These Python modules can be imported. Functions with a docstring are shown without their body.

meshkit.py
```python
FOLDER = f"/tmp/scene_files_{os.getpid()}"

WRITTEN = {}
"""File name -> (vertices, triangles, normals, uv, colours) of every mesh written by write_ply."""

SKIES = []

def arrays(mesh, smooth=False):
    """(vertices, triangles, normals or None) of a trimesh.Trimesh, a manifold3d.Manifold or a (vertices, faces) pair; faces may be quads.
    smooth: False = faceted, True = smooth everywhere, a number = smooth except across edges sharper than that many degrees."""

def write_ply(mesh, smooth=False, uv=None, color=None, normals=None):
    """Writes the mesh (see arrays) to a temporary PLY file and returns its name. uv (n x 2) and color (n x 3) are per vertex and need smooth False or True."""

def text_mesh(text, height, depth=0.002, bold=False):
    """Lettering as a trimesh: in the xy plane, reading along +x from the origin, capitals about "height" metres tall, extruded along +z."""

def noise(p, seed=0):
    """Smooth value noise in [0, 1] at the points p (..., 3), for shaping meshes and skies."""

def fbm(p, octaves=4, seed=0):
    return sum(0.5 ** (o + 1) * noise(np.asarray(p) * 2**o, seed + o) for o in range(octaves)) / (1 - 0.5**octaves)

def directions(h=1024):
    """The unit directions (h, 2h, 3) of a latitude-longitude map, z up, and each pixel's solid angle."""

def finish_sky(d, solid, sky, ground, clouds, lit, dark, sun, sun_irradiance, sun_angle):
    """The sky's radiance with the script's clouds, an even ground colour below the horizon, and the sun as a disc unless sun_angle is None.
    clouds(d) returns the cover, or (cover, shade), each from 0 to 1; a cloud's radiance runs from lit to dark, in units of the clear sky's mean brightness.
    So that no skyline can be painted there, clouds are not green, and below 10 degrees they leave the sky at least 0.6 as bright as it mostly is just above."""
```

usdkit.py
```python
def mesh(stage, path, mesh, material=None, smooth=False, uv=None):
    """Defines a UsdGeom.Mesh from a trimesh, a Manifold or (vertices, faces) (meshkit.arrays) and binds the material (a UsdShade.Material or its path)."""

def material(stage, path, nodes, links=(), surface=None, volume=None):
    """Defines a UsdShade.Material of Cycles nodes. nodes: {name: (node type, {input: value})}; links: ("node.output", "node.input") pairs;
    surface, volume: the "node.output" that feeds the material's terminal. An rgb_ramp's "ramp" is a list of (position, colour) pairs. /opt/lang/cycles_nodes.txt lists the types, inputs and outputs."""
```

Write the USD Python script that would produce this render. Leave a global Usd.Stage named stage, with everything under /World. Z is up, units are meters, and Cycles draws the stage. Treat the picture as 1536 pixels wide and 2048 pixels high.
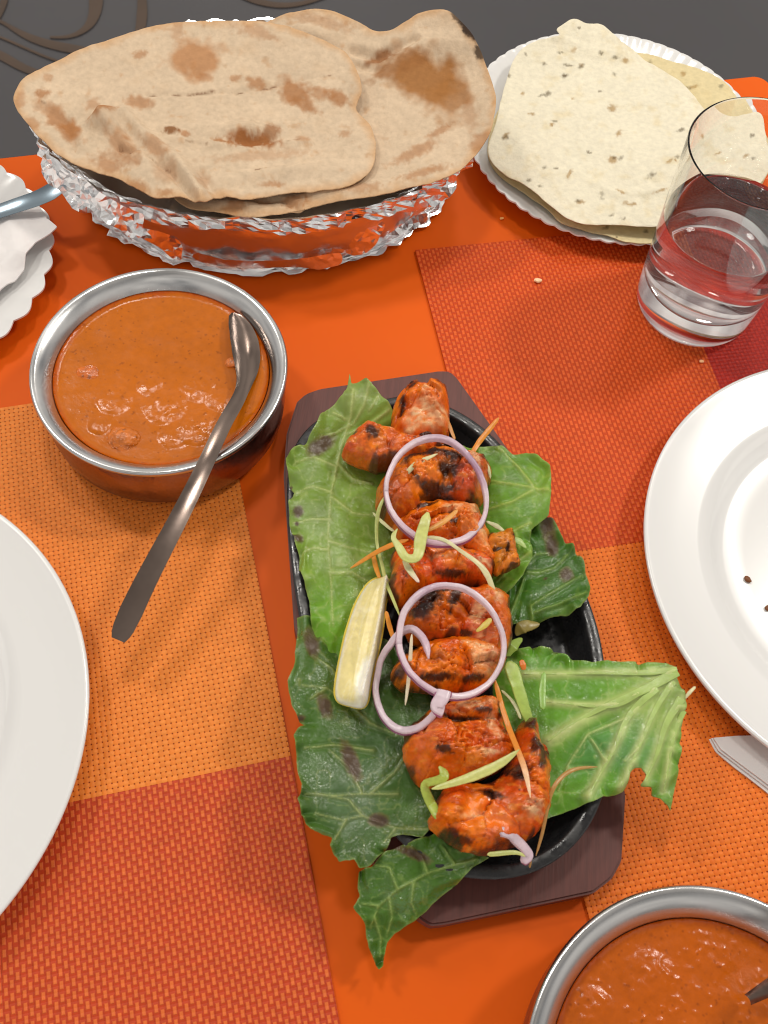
import math, numpy as np, trimesh, usdkit, meshkit
from pxr import Usd, UsdGeom, UsdLux, UsdShade, Gf, Sdf, Vt
from scipy.spatial import Delaunay, cKDTree
from scipy.interpolate import RBFInterpolator
import shapely
from shapely.geometry import Polygon, LineString, Point

stage = Usd.Stage.CreateInMemory()
UsdGeom.SetStageUpAxis(stage, 'Z')
UsdGeom.Xform.Define(stage, '/World'); UsdGeom.Scope.Define(stage, '/World/Looks')

# ------------------------------------------------------------------ camera, lamps, exposure
CH, PITCH, ROLL, FPX = 0.49, math.radians(61.6), math.radians(7.03), 1982.0
PW, PH = 1536, 2048
FWD = np.array([0, math.cos(PITCH), -math.sin(PITCH)]); UP0 = np.array([0, math.sin(PITCH), math.cos(PITCH)]); X0 = np.array([1.0, 0, 0])
RIGHT = math.cos(ROLL) * X0 + math.sin(ROLL) * UP0; UP = -math.sin(ROLL) * X0 + math.cos(ROLL) * UP0
cam = UsdGeom.Camera.Define(stage, '/World/camera')
M = np.eye(4); M[0, :3], M[1, :3], M[2, :3], M[3, :3] = RIGHT, UP, -FWD, (0, 0, CH)
cam.AddTransformOp().Set(Gf.Matrix4d(*M.ravel().tolist()))
cam.CreateHorizontalApertureAttr(5.6); cam.CreateVerticalApertureAttr(5.6 * PH / PW); cam.CreateFocalLengthAttr(5.6 * FPX / PW)
cam.CreateFStopAttr(4.2); cam.CreateFocusDistanceAttr(0.57); cam.CreateClippingRangeAttr((0.02, 100.0)); cam.CreateExposureAttr(0.0)

def lamp(name, pos, target, r, power, col, label):
    l = UsdLux.DiskLight.Define(stage, '/World/' + name)
    l.CreateRadiusAttr(r); l.CreateIntensityAttr(power); l.CreateColorAttr(Gf.Vec3f(*col)); l.CreateNormalizeAttr(False)
    z = np.array(pos, float) - np.array(target, float); z /= np.linalg.norm(z); x = np.cross([0, 1, 0.2], z); x /= np.linalg.norm(x); y = np.cross(z, x)
    m = np.eye(4); m[0, :3], m[1, :3], m[2, :3], m[3, :3] = x, y, z, pos
    l.AddTransformOp().Set(Gf.Matrix4d(*m.ravel().tolist()))
T0 = (0.02, 0.33, 0)
LK = 1.38
lamp('ceiling_lamp', (-1.05, 0.95, 1.75), T0, 0.12, 46 * LK, (1, .95, .87), '')
lamp('ceiling_lamp_001', (1.20, 1.05, 1.75), T0, 0.12, 73 * LK, (1, .95, .87), '')
lamp('ceiling_lamp_002', (-0.22, 0.80, 1.80), T0, 0.11, 39 * LK, (1, .95, .88), '')
lamp('ceiling_lamp_003', (0.35, 1.55, 1.80), T0, 0.11, 33 * LK, (1, .93, .84), '')
dome = UsdLux.DomeLight.Define(stage, '/World/room_light'); dome.CreateIntensityAttr(1.0)

# ------------------------------------------------------------------ helpers
L = UsdShade.Material.Define
def lin(r, g, b):
    c = np.array([r, g, b], float) / 255
    return np.where(c <= .04045, c / 12.92, ((c + .055) / 1.055) ** 2.4)

def mat(name, nodes, links=(), surface='p.BSDF'):
    return usdkit.material(stage, '/World/Looks/' + name, nodes, links, surface=surface)

bgm = mat('room_glow', {'t': ('texture_coordinate', {}), 's': ('separate_xyz', {}), 'm': ('map_range', {'from_min': -1.0, 'from_max': 1.0, 'to_min': 0.0, 'to_max': 1.0}),
    'n': ('noise_texture', {'scale': 2.2, 'detail': 2.0}), 'nr': ('rgb_ramp', {'ramp': [(.35, (.45, .45, .46)), (.65, (1.4, 1.36, 1.3))]}),
    'r': ('rgb_ramp', {'ramp': [(0, (.10, .08, .07)), (.45, (.30, .28, .27)), (.62, (.70, .68, .66)), (.8, (.82, .80, .77)), (.93, (.52, .50, .48)), (1, (.42, .40, .38))]}), 'x': ('mix', {'mix_type': 'multiply', 'fac': 1.0}), 'b': ('background_shader', {'strength': 0.76})},
    [('t.generated', 's.vector'), ('s.z', 'm.value'), ('m.result', 'r.fac'), ('t.generated', 'n.vector'), ('n.fac', 'nr.fac'), ('r.color', 'x.color1'), ('nr.color', 'x.color2'), ('x.color', 'b.color')], 'b.background')
UsdShade.MaterialBindingAPI.Apply(dome.GetPrim()).Bind(bgm)

used = {}
def numbered(parent, name):
    k = (parent, name); n = used.get(k, -1) + 1; used[k] = n
    return name if n == 0 else f'{name}_{n:03d}'
def keys(p, label=None, cat=None, group=None, kind=None):
    for k, v in (('label', label), ('category', cat), ('group', group), ('kind', kind)):
        if v: p.SetCustomDataByKey(k, v)
    return p
def thing(name, label, cat, group=None, loc=(0, 0, 0)):
    path = '/World/' + numbered('/World', name)
    x = UsdGeom.Xform.Define(stage, path); x.AddTranslateOp().Set(Gf.Vec3d(*map(float, loc)))
    keys(x.GetPrim(), label, cat, group); x.GetPrim().SetCustomDataByKey('label', label)
    return path, np.array(loc, float)
def part(parent, name, mesh, material, smooth=40, col=None, label=None):
    path, loc = parent if parent else ('/World', np.zeros(3))
    full = path + '/' + numbered(path, name)
    if hasattr(mesh, 'vertices'): v, f = np.array(mesh.vertices), np.array(mesh.faces)
    else: v, f, _ = meshkit.arrays(mesh)
    pr = usdkit.mesh(stage, full, (v - loc, f), material, smooth=True if col is not None else smooth)
    if col is not None:
        UsdGeom.PrimvarsAPI(pr).CreatePrimvar('col', Sdf.ValueTypeNames.Color3fArray, 'vertex').Set(Vt.Vec3fArray.FromNumpy(np.clip(col, 0, 1).astype(np.float32)))
    if label: pr.GetPrim().SetCustomDataByKey('label', label)
    return full, loc
def single(name, mesh, material, label, cat, group=None, smooth=40, col=None, kind=None):
    full, _ = part(None, name, mesh, material, smooth, col)
    keys(stage.GetPrimAtPath(full), label, cat, group, kind); return full

def rays(p):
    p = np.atleast_2d(np.asarray(p, float))
    return FWD + ((p[:, :1] - PW / 2) / FPX) * RIGHT + (-(p[:, 1:2] - PH / 2) / FPX) * UP
def at(p, z=0.0):
    """The points at height z that the photograph shows at the pixels p."""
    d = rays(p); z = np.broadcast_to(np.asarray(z, float), len(d))
    return np.array([0, 0, CH]) + d * ((z - CH) / d[:, 2])[:, None]
def at1(x, y, z=0.0): return at([(x, y)], z)[0]
def fbm(p, scale, seed=0, octaves=3):
    p = np.asarray(p, float)
    if p.shape[1] == 2: p = np.c_[p, np.zeros(len(p))]
    return meshkit.fbm(p * scale + 100, octaves, seed) - .5

def lathe(profile, n=96, center=(0, 0, 0), closed=False, wave=None):
    """profile: (r, z) pairs; turned about the z axis. wave(theta, k) -> radius factor, extra z"""
    pr = np.asarray(profile, float); th = np.arange(n) * 2 * math.pi / n
    r = pr[:, 0][:, None] * np.ones(n); z = pr[:, 1][:, None] * np.ones(n)
    if wave: dr, dz = wave(th, pr); r = r + dr; z = z + dz
    v = np.stack([r * np.cos(th), r * np.sin(th), z], -1).reshape(-1, 3) + np.array(center)
    m = len(pr); i, j = np.meshgrid(np.arange(m - 1), np.arange(n), indexing='ij')
    q = np.stack([i * n + j, i * n + (j + 1) % n, (i + 1) * n + (j + 1) % n, (i + 1) * n + j], -1).reshape(-1, 4)
    f = np.vstack([q[:, [0, 1, 2]], q[:, [0, 2, 3]]])
    t = trimesh.Trimesh(v, f, process=False); t.merge_vertices(); t.update_faces(t.nondegenerate_faces()); return t
def curve(pts, n):
    """Catmull-Rom through pts, n points evenly along it."""
    p = np.asarray(pts, float)
    if len(p) == 2: return p[0] + np.linspace(0, 1, n)[:, None] * (p[1] - p[0])
    s = np.r_[0, np.cumsum(np.linalg.norm(np.diff(p[:, :3], axis=0), axis=1))]
    from scipy.interpolate import PchipInterpolator, CubicSpline
    c = CubicSpline(s, p, axis=0, bc_type='natural')
    return c(np.linspace(0, s[-1], n))
def smooth_closed(pts, n, k=3):
    p = np.asarray(pts, float); p = np.vstack([p, p[:1]])
    s = np.r_[0, np.cumsum(np.linalg.norm(np.diff(p, axis=0), axis=1))]
    from scipy.interpolate import CubicSpline, interp1d
    c = CubicSpline(s, p, axis=0, bc_type='periodic') if k == 3 else interp1d(s, p, axis=0)
    return c(np.linspace(0, s[-1], n, endpoint=False))
def tube(path, ra, rb=None, sides=8, normal=(0, 0, 1), caps=True, sq=1.0):
    """A tube of elliptical section: ra across (in the plane), rb along the normal; radii may run along the path."""
    p = np.asarray(path, float); n = len(p); t = np.gradient(p, axis=0); t /= np.linalg.norm(t, axis=1)[:, None] + 1e-12
    N = np.broadcast_to(np.asarray(normal, float), p.shape); B = np.cross(t, N); B /= np.linalg.norm(B, axis=1)[:, None] + 1e-12; N = np.cross(B, t)
    ra = np.broadcast_to(ra, n); rb = ra if rb is None else np.broadcast_to(rb, n)
    a = np.arange(sides) * 2 * math.pi / sides
    ca, sa = np.sign(np.cos(a)) * np.abs(np.cos(a)) ** sq, np.sign(np.sin(a)) * np.abs(np.sin(a)) ** sq
    v = (p[:, None] + (ra[:, None] * ca)[:, :, None] * B[:, None] + (rb[:, None] * sa)[:, :, None] * N[:, None]).reshape(-1, 3)
    i, j = np.meshgrid(np.arange(n - 1), np.arange(sides), indexing='ij')
    q = np.stack([i * sides + j, i * sides + (j + 1) % sides, (i + 1) * sides + (j + 1) % sides, (i + 1) * sides + j], -1).reshape(-1, 4)
    f = np.vstack([q[:, [0, 2, 1]], q[:, [0, 3, 2]]])
    if caps:
        v = np.vstack([v, p[:1], p[-1:]]); c0, c1 = n * sides, n * sides + 1; k = np.arange(sides)
        f = np.vstack([f, np.c_[k, (k + 1) % sides, np.full(sides, c0)], np.c_[(n - 1) * sides + (k + 1) % sides, (n - 1) * sides + k, np.full(sides, c1)]])
    return trimesh.Trimesh(v, f, process=False)

def seg_dist(P, line):
    """Distance from the points P to a polyline."""
    line = np.asarray(line, float); best = np.full(len(P), 1e9); where = np.zeros(len(P))
    acc = np.r_[0, np.cumsum(np.linalg.norm(np.diff(line, axis=0), axis=1))]
    for k in range(len(line) - 1):
        a, b = line[k], line[k + 1]; d = b - a; t = np.clip(((P - a) @ d) / (d @ d + 1e-12), 0, 1)
        q = np.linalg.norm(P - a - t[:, None] * d, axis=1); m = q < best
        best[m] = q[m]; where[m] = (acc[k] + t[m] * (acc[k + 1] - acc[k])) / acc[-1]
    return best, where
def plan_mesh(poly, step, seed=0, jitter=.25):
    """Points and triangles that fill a polygon of the photograph's plane. Returns points, triangles, outline order."""
    rng = np.random.default_rng(seed)
    ring = shapely.geometry.polygon.orient(poly).exterior; n = max(12, int(ring.length / step))
    b = np.array([ring.interpolate(k / n, normalized=True).coords[0] for k in range(n)])
    x0, y0, x1, y1 = poly.bounds
    xs, ys = np.arange(x0, x1, step), np.arange(y0, y1, step * .866)
    g = np.array([(x + (k % 2) * step / 2, y) for k, y in enumerate(ys) for x in xs]); g = g + rng.uniform(-jitter, jitter, g.shape) * step
    inner = poly.buffer(-step * .55)
    g = g[shapely.contains_xy(inner, g[:, 0], g[:, 1])]
    p = np.vstack([b, g]); t = Delaunay(p).simplices; c = p[t].mean(1)
    t = t[shapely.contains_xy(poly.buffer(step * .05), c[:, 0], c[:, 1])]
    a = p[t]; area = (a[:, 1, 0] - a[:, 0, 0]) * (a[:, 2, 1] - a[:, 0, 1]) - (a[:, 1, 1] - a[:, 0, 1]) * (a[:, 2, 0] - a[:, 0, 0])
    ok = np.abs(area) > 1e-3 * step * step; t = t[ok]; area = area[ok]
    t = np.where(area[:, None] > 0, t[:, [0, 2, 1]], t)   # pixel y runs down: this order faces up
    return p, t, n
def closed_sheet(top, bottom, t, n):
    """Top and bottom skins joined round their outline (the first n points)."""
    m = len(top); k = np.arange(n); k1 = (k + 1) % n
    side = np.vstack([np.c_[k, k1, k1 + m], np.c_[k, k1 + m, k + m]])
    return trimesh.Trimesh(np.vstack([top, bottom]), np.vstack([t, t[:, [0, 2, 1]] + m, side]), process=False)
def rough_outline(pts, amp, seed, step=3.0, k=3):
    ring = smooth_closed(pts, int(Polygon(pts).length / step), k); rng = np.random.default_rng(seed)
    ph = fbm(ring, 1 / 26.0, seed, 4)
    c = Polygon(ring).buffer(0); nrm = np.roll(ring, -1, 0) - np.roll(ring, 1, 0); nrm = np.c_[nrm[:, 1], -nrm[:, 0]]; nrm /= np.linalg.norm(nrm, axis=1)[:, None] + 1e-9
    p = Polygon(ring + nrm * (ph * 2 * amp)[:, None]).buffer(0)
    return max(p.geoms, key=lambda g: g.area) if p.geom_type == 'MultiPolygon' else p
def field(ctrl, P, s=0.0):
    c = np.asarray(ctrl, float)
    return RBFInterpolator(c[:, :2] / 500, c[:, 2], kernel='thin_plate_spline', smoothing=s)(P / 500)
def spot_mask(P, x, y, rx, ry, ang=0, soft=.35, seed=0, rag=.5):
    a = math.radians(ang); d = P - (x, y); u = (d[:, 0] * math.cos(a) + d[:, 1] * math.sin(a)) / rx; w = (-d[:, 0] * math.sin(a) + d[:, 1] * math.cos(a)) / ry
    r = np.hypot(u, w) + rag * 2 * fbm(P, 1.6 / min(rx, ry) / 1.0, seed + 3, 3) * .8
    return np.clip((1 - r) / soft + .5, 0, 1)
def mixc(col, c, m): return col * (1 - m[:, None]) + np.asarray(c) * m[:, None]

# ------------------------------------------------------------------ materials
def painted(name, rough, bump=.3, wet=0.0, bscale=900, bdist=.0006, sss=0.0, radius=(1, .3, .1), spec=.5, translucent=0.0, coat=0.0, var=.12, vscale=500, rvar=None):
    nodes = {'a': ('attribute', {'attribute': 'col'}), 'g': ('geometry', {}), 'n': ('noise_texture', {'scale': float(bscale), 'detail': 4.0, 'roughness': .6}),
             'v': ('noise_texture', {'scale': float(vscale), 'detail': 3.0}), 'vr': ('map_range', {'from_min': .3, 'from_max': .7, 'to_min': 1 - var, 'to_max': 1 + var}),
             'x': ('vector_math', {'math_type': 'scale'}), 'b': ('bump', {'strength': bump, 'distance': bdist}),
             'p': ('principled_bsdf', {'roughness': rough, 'specular_ior_level': spec, 'subsurface_weight': sss, 'subsurface_scale': .004, 'subsurface_radius': radius, 'coat_weight': coat, 'coat_roughness': .14 if wet else .08, 'coat_ior': 1.7 if wet else 1.5})}
    links = [('g.position', 'n.vector'), ('g.position', 'v.vector'), ('v.fac', 'vr.value'), ('a.vector', 'x.vector1'), ('vr.result', 'x.scale'), ('x.vector', 'p.base_color'), ('n.fac', 'b.height'), ('b.normal', 'p.normal')]
    if rvar:
        nodes['rn'] = ('noise_texture', {'scale': float(rvar[0]), 'detail': 2.0}); nodes['rm'] = ('map_range', {'from_min': .35, 'from_max': .65, 'to_min': rvar[1], 'to_max': rvar[2]})
        links += [('g.position', 'rn.vector'), ('rn.fac', 'rm.value'), ('rm.result', 'p.roughness')]
    if wet:
        nodes['wn'] = ('noise_texture', {'scale': 700.0, 'detail': 1.0}); nodes['wb'] = ('bump', {'strength': 1.0, 'distance': .0012}); nodes['pn'] = ('noise_texture', {'scale': 55.0, 'detail': 2.0}); nodes['pm'] = ('map_range', {'from_min': .42, 'from_max': .6, 'to_min': 0.0, 'to_max': wet, 'clamp': True})
        links += [('g.position', 'wn.vector'), ('wn.fac', 'wb.height'), ('wb.normal', 'p.coat_normal'), ('g.position', 'pn.vector'), ('pn.fac', 'pm.value'), ('pm.result', 'p.coat_weight')]
    surf = 'p.BSDF'
    if translucent:
        nodes['t'] = ('translucent_bsdf', {}); nodes['mx'] = ('mix_closure', {'fac': translucent})
        links += [('x.vector', 't.color'), ('p.BSDF', 'mx.closure1'), ('t.BSDF', 'mx.closure2')]; surf = 'mx.closure'
    return mat(name, nodes, links, surf)
def plain(name, col, rough=.5, metallic=0.0, bump=0, bscale=200, bdist=.001, stretch=None, rvar=None, var=0.0, vscale=60, **kw):
    nodes = {'p': ('principled_bsdf', {'base_color': tuple(map(float, col)), 'roughness': rough, 'metallic': metallic, **kw}), 'g': ('geometry', {})}; links = []
    src = 'g.position'
    if stretch: nodes['mp'] = ('mapping', {'scale': stretch[0], 'rotation': stretch[1]}); links.append(('g.position', 'mp.vector')); src = 'mp.vector'
    if bump:
        nodes['n'] = ('noise_texture', {'scale': float(bscale), 'detail': 4.0, 'roughness': .6}); nodes['b'] = ('bump', {'strength': bump, 'distance': bdist})
        links += [(src, 'n.vector'), ('n.fac', 'b.height'), ('b.normal', 'p.normal')]
    if rvar:
        nodes['rn'] = ('noise_texture', {'scale': float(rvar[0]), 'detail': 3.0}); nodes['rm'] = ('map_range', {'from_min': .35, 'from_max': .65, 'to_min': rvar[1], 'to_max': rvar[2]})
        links += [(src, 'rn.vector'), ('rn.fac', 'rm.value'), ('rm.result', 'p.roughness')]
    if var:
        nodes['v'] = ('noise_texture', {'scale': float(vscale), 'detail': 4.0}); nodes['vr'] = ('rgb_ramp', {'ramp': [(.3, tuple(np.asarray(col) * (1 - var))), (.7, tuple(np.clip(np.asarray(col) * (1 + var), 0, 1)))]})
        links += [(src, 'v.vector'), ('v.fac', 'vr.fac'), ('vr.color', 'p.base_color')]
    return mat(name, nodes, links)

CERAMIC = plain('white_ceramic', (.75, .745, .735), .18)
PAPER = plain('paper_napkin', (.80, .77, .76), .9, bump=.25, bscale=1500, bdist=.0004)
ORANGE = plain('orange_laminate', lin(226, 93, 6), .5, bump=.05, bscale=900, bdist=.0002, var=.05, vscale=4, specular_ior_level=.16)
FLOORM = plain('dark_floor', lin(70, 68, 70), .35, bump=.05, bscale=40, var=.12, vscale=1.5)
SWIRL = plain('brown_swirl', lin(80, 63, 50), .5, var=.15, vscale=8)
STEEL = plain('steel', (.60, .60, .60), .22, 1.0, rvar=(30, .16, .30), bump=.04, bscale=500, bdist=.0002)
STEELB = plain('steel_brushed', (.55, .55, .56), .3, 1.0, bump=.06, bscale=300, bdist=.0003, rvar=(60, .2, .4))
SPOONM = plain('spoon_steel', (.22, .17, .145), .18, 1.0, rvar=(40, .15, .26))
POTSIDE = plain('hammered_steel', (.34, .22, .17), .24, 1.0, bump=.3, bscale=110, bdist=.002, rvar=(60, .18, .34))
FOIL = plain('foil', (.92, .92, .93), .23, 1.0, bump=.12, bscale=110, bdist=.002)
IRON = plain('cast_iron', (.014, .014, .015), .34, bump=.25, bscale=700, bdist=.0004, rvar=(180, .12, .5), specular_ior_level=.6)
WOOD = plain('dark_stained_wood', lin(96, 48, 40), .5, bump=.18, bscale=60, bdist=.0006, stretch=((14.0, 1.0, 1.0), (0, 0, math.radians(15))), var=.16, vscale=45)
LEAF = painted('leaf', .45, bump=.22, bscale=420, bdist=.0006, translucent=.18, var=.10, vscale=140, rvar=(520, .25, .75), spec=.4, wet=1.0)
DOUGH = painted('roti_crust', .85, bump=.4, bscale=420, bdist=.0008, var=.07, vscale=260, spec=.2)
CRISP = painted('papad_crisp', .7, bump=.6, bscale=260, bdist=.0014, var=.06, vscale=300, spec=.25, translucent=.15)
MEAT = painted('tandoori_meat', .36, bump=.35, wet=.45, spec=.5, bscale=420, bdist=.0009, var=.16, vscale=400, rvar=(160, .12, .40))
CURRYM = painted('curry', .24, bump=.22, bscale=260, bdist=.0010, var=.06, vscale=300, rvar=(120, .17, .25), spec=.4)
ONION = painted('onion_flesh', .28, bump=.15, bscale=500, bdist=.0004, sss=.3, radius=(1, .8, .8), var=.06)
SHRED = painted('shred', .3, bump=.2, bscale=700, bdist=.0004, sss=.25, radius=(1, .8, .3), var=.08)
LEMON = painted('lemon', .28, bump=.3, bscale=420, bdist=.0007, sss=.3, radius=(1, .8, .2), var=.07, vscale=260)
BEAD = mat('water_bead', {'t': ('transparent_bsdf', {'color': (.95, .97, .93)}), 'gl': ('glossy_bsdf', {'roughness': .05}), 'f': ('fresnel', {'IOR': 1.5}), 'm': ('mix_closure', {})}, [('f.fac', 'm.fac'), ('t.BSDF', 'm.closure1'), ('gl.BSDF', 'm.closure2')], 'm.closure')
GLASSM = mat('glass', {'p': ('principled_bsdf', {'base_color': (1, 1, 1), 'roughness': 0.0, 'transmission_weight': 1.0, 'ior': 1.48})})
WATERM = mat('water', {'p': ('principled_bsdf', {'base_color': (1, 1, 1), 'roughness': 0.0, 'transmission_weight': 1.0, 'ior': 1.33})})

def weave(name, yaw, origin, pitch, warp, weft, hole, style):
    """A woven vinyl panel. style 'grid': square basket cells with a dark hole at each corner; 'fleck': short warp floats staggered over the weft."""
    N, K = {}, []
    cnt = [0]
    def op(kind, a, b=None, c=None):
        nm = f'm{cnt[0]}'; cnt[0] += 1; ins = {'math_type': kind}
        for key, x in (('value1', a), ('value2', b), ('value3', c)):
            if x is None: continue
            if isinstance(x, str): K.append((x, f'{nm}.{key}'))
            else: ins[key] = float(x)
        N[nm] = ('math', ins); return nm + '.value'
    N['g'] = ('geometry', {}); N['mp'] = ('mapping', {'mapping_type': 'texture', 'location': tuple(origin), 'rotation': (0, 0, yaw)}); N['s'] = ('separate_xyz', {})
    N['wn'] = ('noise_texture', {'scale': 60.0, 'detail': 2.0}); N['wm'] = ('vector_math', {'math_type': 'multiply_add', 'vector2': (.0006, .0006, 0)})
    K += [('g.position', 'mp.vector'), ('g.position', 'wn.vector'), ('wn.color', 'wm.vector1'), ('mp.vector', 'wm.vector3'), ('wm.vector', 's.vector')]
    u = op('divide', 's.x', pitch); w = op('divide', 's.y', pitch)
    if style == 'grid':
        fu = op('absolute', op('subtract', op('fraction', u), .5)); fv = op('absolute', op('subtract', op('fraction', w), .5))   # 0 at the cell's middle, .5 at its edge
        par = op('modulo', op('absolute', op('add', op('floor', u), op('floor', w))), 2.0)
        hu = op('cosine', op('multiply', fu, 3.0)); hv = op('cosine', op('multiply', fv, 3.0))
        h = op('add', op('multiply', par, op('multiply', hu, op('add', .5, op('multiply', hv, .5)))), op('multiply', op('subtract', 1.0, par), op('multiply', hv, op('add', .5, op('multiply', hu, .5)))))
        m = op('minimum', fu, fv); holeM = op('multiply', op('subtract', m, .33), 11.0)
        N['hc'] = ('map_range', {'from_min': 0.0, 'from_max': 1.0, 'to_min': 0.0, 'to_max': 1.0, 'clamp': True}); K.append((holeM, 'hc.value'))
        N['thr'] = ('mix', {'color1': tuple(warp), 'color2': tuple(weft)}); K.append((par, 'thr.fac'))
        N['c'] = ('mix', {'color2': tuple(hole)}); K += [('thr.color', 'c.color1'), ('hc.result', 'c.fac')]
        hh = op('subtract', h, op('multiply', 'hc.result', 1.2)); out = 'c.color'
    else:
        col = op('floor', u); fx = op('absolute', op('subtract', op('fraction', u), .5))
        sh = op('multiply', op('modulo', op('absolute', col), 2.0), .5)
        fy = op('absolute', op('subtract', op('fraction', op('add', op('divide', w, 2.0), sh)), .5))
        mx = op('multiply', op('subtract', .35, fx), 9.0); my = op('multiply', op('subtract', .345, fy), 14.0)
        fm = op('minimum', mx, my)
        N['fc'] = ('map_range', {'from_min': 0.0, 'from_max': 1.0, 'to_min': 0.0, 'to_max': 1.0, 'clamp': True}); K.append((fm, 'fc.value'))
        fw = op('absolute', op('subtract', op('fraction', w), .5))
        wf = op('multiply', op('cosine', op('multiply', fw, 2.9)), .6)
        N['gap'] = ('map_range', {'from_min': .42, 'from_max': .5, 'to_min': 0.0, 'to_max': .45, 'clamp': True}); K.append((fx, 'gap.value'))
        N['thr'] = ('mix', {'color1': tuple(weft), 'color2': tuple(warp)}); K.append(('fc.result', 'thr.fac'))
        N['c'] = ('mix', {'color2': tuple(hole)}); K += [('thr.color', 'c.color1'), ('gap.result', 'c.fac')]
        hh = op('add', op('multiply', 'fc.result', .9), wf); out = 'c.color'
    N['cv'] = ('noise_texture', {'scale': 350.0, 'detail': 2.0}); N['cr'] = ('map_range', {'from_min': .3, 'from_max': .7, 'to_min': .92, 'to_max': 1.08}); N['cx'] = ('vector_math', {'math_type': 'scale'})
    K += [('g.position', 'cv.vector'), ('cv.fac', 'cr.value'), (out, 'cx.vector1'), ('cr.result', 'cx.scale')]
    N['b'] = ('bump', {'strength': .5, 'distance': .0005}); N['p'] = ('principled_bsdf', {'roughness': .5, 'specular_ior_level': .22})
    K += [(hh, 'b.height'), ('b.normal', 'p.normal'), ('cx.vector', 'p.base_color')]
    return mat(name, N, K)

# ------------------------------------------------------------------ floor and table
fz = -0.74
fl = trimesh.creation.box([6, 5, .02]); fl.apply_translation([0, 2.2, fz - .01])
FLOOR = part(None, 'floor', fl, FLOORM); keys(stage.GetPrimAtPath(FLOOR[0]), kind='structure')
def swirl(px, w):
    c = curve(np.c_[at(px, fz + .002), w][:, :3], 40); ws = np.interp(np.linspace(0, 1, 40), np.linspace(0, 1, len(w)), w)
    m = tube(c, ws, .0012, 6); part(FLOOR, 'swirl_inlay', m, SWIRL)
swirl([(8, -40), (6, 10), (-6, 40)], [.006, .007, .004])
swirl([(185, -60), (192, 0), (188, 30), (172, 56), (140, 72), (100, 74)], [.010, .013, .013, .010, .006, .003])
swirl([(278, -60), (284, 0), (283, 40), (276, 80)], [.006, .008, .010, .008])
swirl([(-40, 25), (0, 42), (50, 70), (100, 88), (160, 100), (260, 110), (340, 100)], [.004, .004, .009, .012, .010, .008, .004])
swirl([(-40, 60), (0, 74), (60, 100), (110, 120), (180, 140)], [.002, .003, .003, .003, .002])
swirl([(-60, 90), (0, 110), (40, 132), (80, 147), (160, 160)], [.010, .010, .009, .008, .005])
swirl([(430, -80), (470, -20), (560, 10), (660, -10)], [.006, .010, .008, .004])

TB = thing('dining_table', 'bright orange laminate table top with a rounded far corner, under all the dishes', 'table')
e0, e1 = at1(0, 313), at1(1440, 157); d = (e1 - e0)[:2]; d /= np.linalg.norm(d); nrm = np.array([d[1], -d[0]])   # towards the camera
corner = at1(1532, 150)[:2]; corner = e0[:2] + d * ((corner - e0[:2]) @ d)
A = corner; B = corner - d * 1.05; C = B + nrm * .85; D = A + nrm * .85
pl = Polygon([A, B, C, D]).buffer(-.012).buffer(.012, quad_segs=8)
tt = trimesh.creation.extrude_polygon(pl.buffer(-.002), .028, engine='earcut'); tt.apply_translation([0, 0, -.028])
part(TB, 'table_top', tt, ORANGE)
band = trimesh.creation.extrude_polygon(pl.difference(pl.buffer(-.0018)), .026, engine='earcut'); band.apply_translation([0, 0, -.0275])
part(TB, 'edge_band', band, plain('edge_band', lin(70, 44, 30), .5))
cx = pl.centroid
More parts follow.
